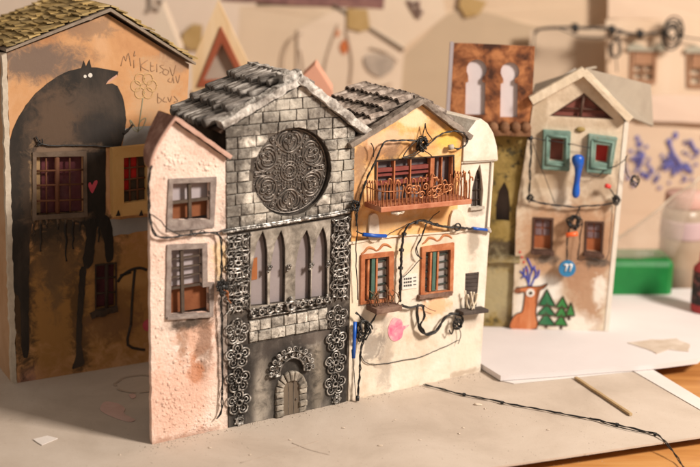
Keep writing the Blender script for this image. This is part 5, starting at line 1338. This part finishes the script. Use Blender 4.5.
# ================================================================== BACKGROUND
YW = 1.62
WALL = mat('beige_wall', [(.58, .475, .375), (.63, .515, .41)], scale=4, rough=.9, bump=.1)
m = MB(); m.box(-2.2, 2.4, YW, YW + .05, -.6, 1.4); w = m.build('wall', WALL, None); tag(w, 'plain beige studio wall behind the worktable', None, kind='structure')
m = MB(); m.box(-3, 3, -1.0, YW, -.80, -.75); w = m.build('floor', mat('brown_floor', [(.16, .11, .08), (.20, .14, .10)], scale=3, rough=.8), None); tag(w, 'dull brown studio floor under the table', None, kind='structure')
def backF(Y): return Frame(Vector((0, Y, 0)), Vector((1, 0, 0)))
def paper(name, pts, Y, mt, label, cat='paper', th=.0012, amp=.002):
    F = backF(Y); m = MB(); m.prism([rough(F.L(*pts), .02, amp)], 0, th)
    m.v = [Vector((p.x, p.y + .004 * noise.noise(Vector((p.x * 9, Y * 70, p.z * 9))), p.z)) for p in m.v]
    o = m.build(name, mt, None, M=F.matrix()); return tag(o, label, cat)
def pm(n, c, **k):
    if max(c) > .38 and c[2] > .15: c = tuple(min(.80, x * 1.10 + .045) for x in c)
    return mat(n, [tuple(x * .93 for x in c), c], scale=12, rough=.9, bump=.1, **k)
paper('paper_sheet', [(0, 110), (235, 110), (262, -20), (-20, -20)], YW - 0.0024, pm('pale_pink_paper', (.66, .54, .44)), 'pale pinkish sheet on the wall behind the wolf house roof')
paper('paper_sheet', [(236, 120), (340, 125), (345, 6), (240, 6)], YW - 0.0040, pm('tan_paper', (.60, .47, .34)), 'tan sheet on the wall above the stone house roof')
paper('picture_print', [(222, 1), (384, 9), (386, -20), (222, -20)], YW - 0.0064, mat('plum_print', [(.16, .075, .07), (.24, .12, .11), (.34, .18, .14)], scale=40, rough=.7), 'dark plum picture print along the top of the wall', 'print')
paper('paper_sheet', [(296, 105), (298, 30), (330, 13), (345, 6), (405, 47), (400, 110)], YW - 0.0056, mat('drawn_paper', [(.68, .55, .43), (.72, .59, .465)], scale=8, rough=.9, bump=.1, spots=[(-9, -9, 1, 1, (1, 1, 1), 0)]), 'sketch sheet with orange blots pinned behind the stone house', 'sketch')
FW = backF(YW - 0.0076)
for nm, c, pts, lab in (('paint_blot', (.56, .17, .06), (344, 47, 4.2, 7.5), 'larger orange blot painted on the sketch sheet behind the stone house'), ('paint_blot', (.60, .26, .14), (337, 33, 3.2, 4), 'smaller orange blot painted on the sketch sheet behind the stone house')):
    x, y, a, b = pts; m = MB(); m.prism([smooth2(FW.L((x - a, y), (x, y + b), (x + a, y + 1), (x + .5, y - b)), 5)], 0, .001); o = m.build(nm, pm(lab[:8] + '_paint', c), None, M=FW.matrix()); tag(o, lab, 'paint blot')
GS = mat('graphite_smudge', [(.30, .25, .21), (.48, .40, .33)], scale=60, rough=.9)
m = MB(); m.prism([smooth2(FW.L((364, 58), (368, 70), (380, 77), (392, 70), (394, 60), (384, 55), (372, 54)), 4)], 0, .001); o = m.build('graphite_drawing', GS, None, M=FW.matrix()); tag(o, 'grey pencil drawing on the wall above the brown tiled roof', 'drawing')
paper('paper_sheet', [(352, 8), (402, 49), (446, 14), (438, -25), (352, -25)], YW - 0.0048, pm('pale_tan_sheet', (.62, .50, .38)), 'slanted pale tan sheet above the sketch on the wall')
m = MB(); F_ = backF(YW - 0.0064); m.tube([F_.P(333, 5, 0), F_.P(366, 26, 0), F_.P(404, 50, 0)], .0022, 6); o = m.build('cord', mat('grey_cord', [(.20, .16, .12), (.26, .21, .16)]), None, M=F_.matrix()); tag(o, 'thin dark cord running down the slanted paper edge on the wall', 'cord')
TAPE = mat('mustard_tape', [(.40, .26, .10), (.48, .33, .15)], scale=40, rough=.6)
for pts, lab in ((((347, 8), (369, 10), (370, 30), (360, 33), (348, 28)), 'mustard tape patch holding the slanted sheet by the dark cord'), (((462, -6), (488, 2), (480, 14), (466, 18), (458, 8)), 'mustard tape patch at the wall top above the copper panel'), (((184, 34), (192, 24), (203, 26), (201, 50), (188, 50), (181, 42)), 'mustard paper star taped beside the triangular house gable')):
    paper('tape_patch', pts, YW - 0.0088, TAPE, lab, 'tape', amp=.004)
paper('paper_sheet', [(400, 150), (400, 60), (447, 14), (462, 6), (535, 26), (535, 150)], YW - 0.0036, pm('dark_tan_card', (.44, .335, .225)), 'darker tan card on the wall behind the copper panel')  # card in its own darker tan colour
paper('backing_board', [(528, 110), (530, 30), (612, 26), (614, 130)], YW - .030, pm('grey_beige_panel', (.47, .365, .265)), 'grey beige card panel leaning behind the deer house roof', 'card panel', .003)
paper('paper_sheet', [(608, 19), (720, 20), (720, -30), (608, -30)], YW - .034, pm('cream_top_sheet', (.62, .47, .35)), 'cream sheet at the top right of the wall')
paper('paper_sheet', [(400, 60), (380, -20), (610, -20), (610, 28), (531, 28), (450, 14)], YW - 0.0024, pm('mid_tan_sheet', (.56, .42, .29)), 'long tan sheet along the top of the wall above the copper panel')
for x, y in ((414, 12), (420, 8), (409, 5), (425, 3)):
    pass
m = MB(); F_ = backF(YW - 0.0068)
for s_ in (((408, 0), (412, 8), (416, 14)), ((418, 2), (419, 10), (423, 13)), ((412, 4), (420, 2)), ((415, 14), (420, 18))): m.tube(smooth([F_.P(x, y, 0) for x, y in s_], 4), .0022, 6)
o = m.build('ink_drawing', mat('brown_ink', [(.16, .10, .09), (.22, .14, .12)]), None, M=F_.matrix()); tag(o, 'small dark brush marks on the slanted sheet at the wall top', 'drawing')
m = MB()
for s_ in (((150, -4), (151, 6), (148, 12)), ((158, 0), (163, 3), (166, 8)), ((154, 8), (160, 10))): m.tube(smooth([F_.P(x, y, 0) for x, y in s_], 4), .0024, 6)
o = m.build('ink_drawing', GS, None, M=F_.matrix()); tag(o, 'dark pen marks on the pale pinkish sheet above the wolf house', 'drawing')

m = MB(); F_ = backF(YW - .0080)
for s_ in (((284, 85), (283, 60), (290, 40), (302, 34)), ((302, 92), (303, 70), (300, 50)), ((322, 92), (326, 60), (338, 24)), ((350, 85), (352, 60), (346, 30)), ((362, 84), (375, 88), (392, 84)), ((370, 48), (385, 52), (398, 62))):
    m.tube(smooth([F_.P(x, y, 0) for x, y in s_], 5), .0012, 5, flat=.4)
o = m.build('pencil_sketch', mat('faint_pencil', [(.40, .30, .22), (.48, .37, .28)]), None, M=F_.matrix()); tag(o, 'faint curved pencil lines on the sketch sheet above the front roofs', 'drawing')
# house front panel with two painted windows
def build_panel():
    F = backF(YW - .075)
    H = thing('house_front', F, 'pale wooden house front with two brown windows, propped at the back right', 'model house')
    PA = mat('pale_wood_panel', [(.64, .47, .33), (.70, .54, .40), (.74, .60, .47)], scale=14, rough=.85, stretch=(1.6, 1, .25))
    w1 = F.L((633, 79), (653, 80), (654, 53), (633, 52)); w2 = F.L((690, 84), (712, 85), (712, 55), (689, 54))
    m = MB(); m.prism([F.L((608, 300), (725, 300), (725, 19), (606, 20)), w1, w2], 0, .005); m.build('wall', PA, H)
    BR = mat('brown_painted_frame', [(.34, .18, .10), (.42, .24, .15)], rough=.8); GY = mat('grey_green_lintel', [(.36, .34, .27), (.44, .41, .33)], rough=.85); PN = mat('cream_pane', [(.56, .46, .35), (.62, .52, .40)], rough=.6)
    for h, xs in ((w1, (628, 659)), (w2, (686, 716))):
        o = [(h[0][0] - .003, h[0][1] - .004), (h[1][0] + .003, h[1][1] - .004), (h[2][0] + .003, h[2][1] + .002), (h[3][0] - .003, h[3][1] + .002)]
        W = frame_ring(o, h, -.003, .003).build('window', BR, H)
        m = MB(); m.quadbox(h, .006, .007); m.build('pane', PN, W)
        m = MB(); uc = (h[0][0] + h[1][0]) / 2; vb, vt = h[0][1], h[2][1]
        m.box(uc - .001, uc + .001, 0, .003, vb, vb + (vt - vb) * .55); m.box(h[0][0], h[1][0], 0, .003, vb + (vt - vb) * .25, vb + (vt - vb) * .32); m.box(h[0][0], h[1][0], -.001, .0045, vb + (vt - vb) * .55, vt); m.build('blind', BR, W)
        m = MB(); n = 9; L = [(h[0][0] - .010 + (h[1][0] - h[0][0] + .020) * i / n, h[2][1] + .004 + .007 * abs(math.sin(i * math.pi / n * 1.5 + .4))) for i in range(n + 1)]
        m.prism([[(L[0][0], h[2][1] + .0025), (L[-1][0], h[2][1] + .0025)] + L[::-1]], -.005, -.0005); m.build('lintel', GY, W)
    T = thing('wire_garland', F, 'black bound wire garland with a round coil strung across the back wall', 'wire')
    m = MB()
    cable(m, [F.P(x, y, -.012) for x, y in ((535, 34), (540, 29), (560, 27.5), (585, 28), (612, 29), (625, 33), (640, 34), (660, 32), (670, 29), (680, 22))], .0021, 3, 260)
    cable(m, [F.P(x, y, -.010) for x, y in ((535, 34), (534, 45), (533, 60))], .0010, 1)
    cable(m, [F.P(x, y, -.012) for x, y in ((560, 29), (580, 37), (600, 38), (614, 34))], .0012, 1)
    cable(m, [F.P(x, y, -.012) for x, y in ((620, 33), (612, 45), (612, 55), (618, 56), (620, 48), (617, 38))], .0020, 2, 300)
    cable(m, [F.P(x, y, -.012) for x, y in ((615, 56), (617, 66), (617, 72))], .0010, 1)
    cable(m, [F.P(x, y, -.012) for x, y in ((680, 36), (690, 38), (705, 40))], .0012, 1)
    for x, y in ((575, 28), (612, 30), (640, 34)): wrap(m, F.P(x, y, -.012), .0045, 4, .0013, Vector((1, 0, 0)), .006)
    m.build('strand', BLACKWIRE, T)
    m = MB()
    for k in range(4): m.ring(F.P(671 + k * .8, 37 - k * 2, -.014 - k * .002), .0102 + .0012 * (k % 2), .0010, 22, 6, 1.5)
    tangle(m, F.P(672, 33, -.016), .010, 3, .0012, 55); m.build('coil', BLACKWIRE, T)
build_panel()
paper('card_strip', [(640, 121), (720, 124), (720, 97), (640, 95)], YW - .105, pm('pinkish_card', (.60, .46, .37)), 'pinkish card strip below the wooden house front at the right', 'card strip', .003)
SPL = paper('paper_sheet', [(610, 330), (735, 330), (735, 124), (610, 122)], YW - .095, pm('tan_spatter_sheet', (.55, .42, .31)), 'tan sheet with blue paint spatter behind the deer house')
F_ = backF(YW - .098); m = MB(); rs = random.Random(9); BS = mat('blue_violet_paint', [(.09, .10, .36), (.16, .16, .42)], rough=.7)
for (cx, cy, n) in ((672, 165, 30), (640, 155, 18), (692, 150, 22), (630, 172, 14), (655, 172, 14), (684, 175, 14)):
    for i in range(n):
        x, y = cx + rs.gauss(0, 7), cy + rs.gauss(0, 10); a = rs.uniform(.6, 2.0); m.prism([circle(F_.uv(x, y), a * .0014, 10, rs.uniform(.8, 1.8))], 0, .0008)
for s_ in (((668, 140), (674, 155), (680, 165), (672, 176)), ((680, 165), (690, 172)), ((660, 168), (672, 162)), ((630, 160), (642, 156), (640, 166)), ((690, 140), (696, 152), (700, 150))): m.tube(smooth([F_.P(x, y, 0) for x, y in s_], 4), .0022, 6, flat=.4)
o = m.build('paint_spatter', BS, None, M=F_.matrix()); tag(o, 'blue violet paint spatter on the tan sheet at the right', 'paint spatter', kind='stuff')

# triangular house behind
def build_triangle():
    F = backF(1.34)
    H = thing('triangular_house', F, 'pale wooden house with tall triangular gable and red brown triangular window', 'model house')
    WD = mat('pale_yellow_wood', [(.70, .48, .26), (.76, .56, .34), (.80, .62, .42)], scale=30, rough=.75, stretch=(2, 1, .3)); RD = mat('red_brown_trim', [(.30, .075, .035), (.38, .11, .055)], scale=50, rough=.7)
    zb = 0
    out = F.L((191, 200), (262, 200), (262, 92), (218, 0), (192, 62)); out[0] = (out[0][0], 0); out[1] = (out[1][0], 0)
    t0 = F.L((197, 87), (249, 84), (221, 26)); c = [sum(p[i] for p in t0) / 3 for i in (0, 1)]
    t1 = F.L((204, 80), (240, 78), (221.5, 43))
    m = MB(); m.prism([out, t0], 0, .006); m.build('wall', WD, H)
    W = frame_ring(t0, t1, -.002, .005).build('window', RD, H, .0006)
    m = MB(); m.prism([t1], .0062, .007); m.build('pane', mat('dusty_pane', [(.40, .33, .27), (.48, .40, .33)], scale=30, rough=.5), W)
    m = MB(); q = F.L((193, 101), (203, 101), (203, 93), (193, 93)); m.quadbox(q, -.001, -.0002); W = m.build('window', mat('navy_paint', [(.03, .035, .10), (.05, .06, .15)]), H)
    m = MB(); m.box(out[0][0], out[1][0], .0062, .08, 0, out[2][1] - .002); m.build('body', WD, H)
build_triangle()
F_ = backF(1.50); m = MB(); q = F_.L((140, 120), (185, 120), (180, 48), (162, 3), (149, 40)); q[0] = (q[0][0], 0); q[1] = (q[1][0], 0); m.prism([q], 0, .03); o = m.build('card_house', pm('cream_card', (.64, .53, .42)), None, M=F_.matrix()); tag(o, 'plain cream card house with pointed gable, behind the wolf house roof', 'model house')
F_ = backF(1.22); m = MB(); q = F_.L((296, 120), (338, 120), (332, 91), (315, 64.5), (303, 76)); q[0] = (q[0][0], 0); q[1] = (q[1][0], 0); m.prism([q], 0, .04); o = m.build('card_house', pm('salmon_card', (.62, .30, .20)), None, M=F_.matrix()); tag(o, 'salmon pink card house peeking over the stone house roof', 'model house')

# containers at right
def build_jars():
    GT = mat('green_paint_fill', [(.0, .13, .025), (.006, .20, .04)], scale=30, rough=.4, spec=.5)
    CL = mat('clear_bag_plastic', [(.52, .44, .36), (.58, .50, .42)], rough=.3, alpha=.24, spec=.5, bump=.5, bscale=60, bdist=.003)
    g = ground(612, 297); 
    F = Frame(Vector((ground(611, 300).x, ground(611, 300).y, -.010)), Vector((1, .05, 0)))
    H = thing('plastic_bag', F, 'clear plastic bag standing on a bright green block beside the deer house', 'plastic bag')
    a, b = F.uv(600, 296), F.uv(674, 292); t = F.uv(640, 260)[1]; lo = F.uv(640, 297)[1]
    m = MB(); m.box(a[0], b[0], 0, .05, 0.002, t, .001); m.build('contents', GT, H, .007)
    top = F.uv(640, 180)[1]
    P_ = F.L((604, 258), (668, 258), (690, 200), (704, 186), (660, 236), (640, 250)); 
    m = MB(); vs = []; fs = []; n = 12
    L0 = [(a[0] + (b[0] - a[0]) * i / n, t + .0005) for i in range(n + 1)]
    q1 = F.uv(606, 254); q2 = F.uv(704, 180)
    for i, (u, v) in enumerate(L0):
        f = i / n; tu, tv = q1[0] + (q2[0] - q1[0]) * f, q1[1] + (q2[1] - q1[1]) * f
        for k in range(5):
            s_ = k / 4; p = Vector((u + (tu - u) * s_, .004 + .03 * s_ * .3, v + (tv - v) * s_)); p += Vector((0, noise.noise(p * 45) * .008, noise.noise(p * 45 + Vector((5, 5, 5))) * .002)); vs.append(p)
    for i in range(n):
        for k in range(4): fs.append((i * 5 + k, i * 5 + 5 + k, i * 5 + 6 + k, i * 5 + 1 + k))
    m.add(vs, fs, True); o = m.build('film', CL, H); s_ = o.modifiers.new('th', 'SOLIDIFY'); s_.thickness = .0006
    m = MB(); m.tube([Vector(vs[i * 5 + 4]) for i in range(n + 1)], .0010, 6); m.build('seam', mat('pale_seam', [(.5, .43, .35), (.56, .49, .4)], rough=.4), H)
    def lathe(mb, c, prof, n=28):
        vs = []; fs = []
        for r_, z in prof:
            for k in range(n): vs.append(Vector(c) + Vector((math.cos(2 * math.pi * k / n) * r_, math.sin(2 * math.pi * k / n) * r_, z)))
        for i in range(len(prof) - 1):
            for k in range(n): fs.append((i * n + k, i * n + (k + 1) % n, i * n + n + (k + 1) % n, i * n + n + k))
        fs.append(tuple(range(n))[::-1]); fs.append(tuple((len(prof) - 1) * n + k for k in range(n)))
        mb.add(vs, fs, True)
    # cloudy jar
    g = ground(678, 293, -.010); F = Frame(g, Vector((1, 0, 0))); hgt = .11; rad = .024
    H = thing('plastic_jar', F, 'cloudy plastic jar with violet label behind the small red bottle', 'jar')
    m = MB(); lathe(m, (0, 0, 0), [(rad * .9, 0), (rad, .004), (rad, hgt * .8), (rad * .9, hgt * .86), (rad * .8, hgt * .88)]); m.build('body', mat('cloudy_plastic', [(.40, .31, .23), (.48, .38, .29)], rough=.3, alpha=.75, spec=.5), H)
    m = MB(); lathe(m, (0, 0, 0), [(rad * 1.01, hgt * .58), (rad * 1.02, hgt * .6), (rad * 1.02, hgt * .74), (rad * 1.01, hgt * .76)]); m.build('label', pm('violet_label', (.42, .30, .32)), H)
    m = MB(); lathe(m, (0, 0, 0), [(rad * .97, .0045), (rad * .97, .02), (rad * .96, .021)]); m.build('contents', pm('dark_residue', (.10, .06, .05)), H)
    m = MB(); lathe(m, (0, 0, 0), [(rad * .88, hgt * .885), (rad * .9, hgt * .89), (rad * .9, hgt * 1.0), (rad * .85, hgt * 1.02)]); m.build('lid', pm('pinkish_lid', (.50, .30, .26)), H)
    g = ground(704, 311, .006); F = Frame(g, Vector((1, 0, 0))); rad = .0135; hgt = .062
    H = thing('paint_bottle', F, 'small crimson paint bottle with black label at the right edge', 'bottle')
    m = MB(); lathe(m, (0, 0, 0), [(rad * .92, 0), (rad, .003), (rad, hgt * .72), (rad * .7, hgt * .8), (rad * .55, hgt * .82)]); m.build('body', pm('crimson_plastic', (.34, .05, .05)), H)
    m = MB(); lathe(m, (0, 0, 0), [(rad * 1.01, hgt * .14), (rad * 1.02, hgt * .16), (rad * 1.02, hgt * .66), (rad * 1.01, hgt * .68)]); m.build('label', mat('black_floral_label', [(.02, .015, .015), (.03, .02, .02), (.30, .10, .09)], scale=90, rough=.5, lo=.45, hi=.62), H)
    m = MB(); lathe(m, (0, 0, 0), [(rad * .62, hgt * .825), (rad * .64, hgt * .83), (rad * .60, hgt * .98), (rad * .5, hgt)]); m.build('cap', pm('red_pink_cap', (.55, .14, .13)), H)
    m = flat(rough(gl((628, 343), (652, 340), (676, 339), (691, 345), (688, 352), (668, 350), (656, 354), (646, 349), z=.006), .006, .0022), .0059, .0064)
    o = m.build('torn_paper', mat('torn_tan_paper', [(.46, .37, .29), (.62, .54, .47)], scale=70, rough=.9, bump=.6, bscale=200), None); tag(o, 'torn tan paper patch on the right end of the foam board', 'torn paper')
build_jars()

# ================================================================== LIGHT
wd = bpy.data.worlds.new('World'); scene.world = wd; wd.use_nodes = True
bg = wd.node_tree.nodes['Background']; bg.inputs[0].default_value = (1.0, .86, .72, 1); bg.inputs[1].default_value = .295
def area(name, loc, target, size, power, color, sy=None):
    l = bpy.data.lights.new(name, 'AREA'); l.energy = power; l.color = color; l.size = size
    if sy: l.shape = 'RECTANGLE'; l.size_y = sy
    o = bpy.data.objects.new(name, l); COL.objects.link(o); o.location = loc
    o.rotation_euler = (Vector(target) - Vector(loc)).to_track_quat('-Z', 'Y').to_euler(); return o
area('key_lamp', (1.10, .40, .98), (0, 1.05, .10), .26, 37, (1, .885, .765))
area('fill_lamp', (-.5, -.6, 1.3), (0, 1.1, .1), 1.4, 2.4, (1, .88, .77))
scene.view_settings.view_transform = 'Standard'; scene.view_settings.look = 'None'; scene.view_settings.gamma = 1; scene.view_settings.exposure = 0
scene.cycles.use_denoising = True
scene.cycles.max_bounces = 6
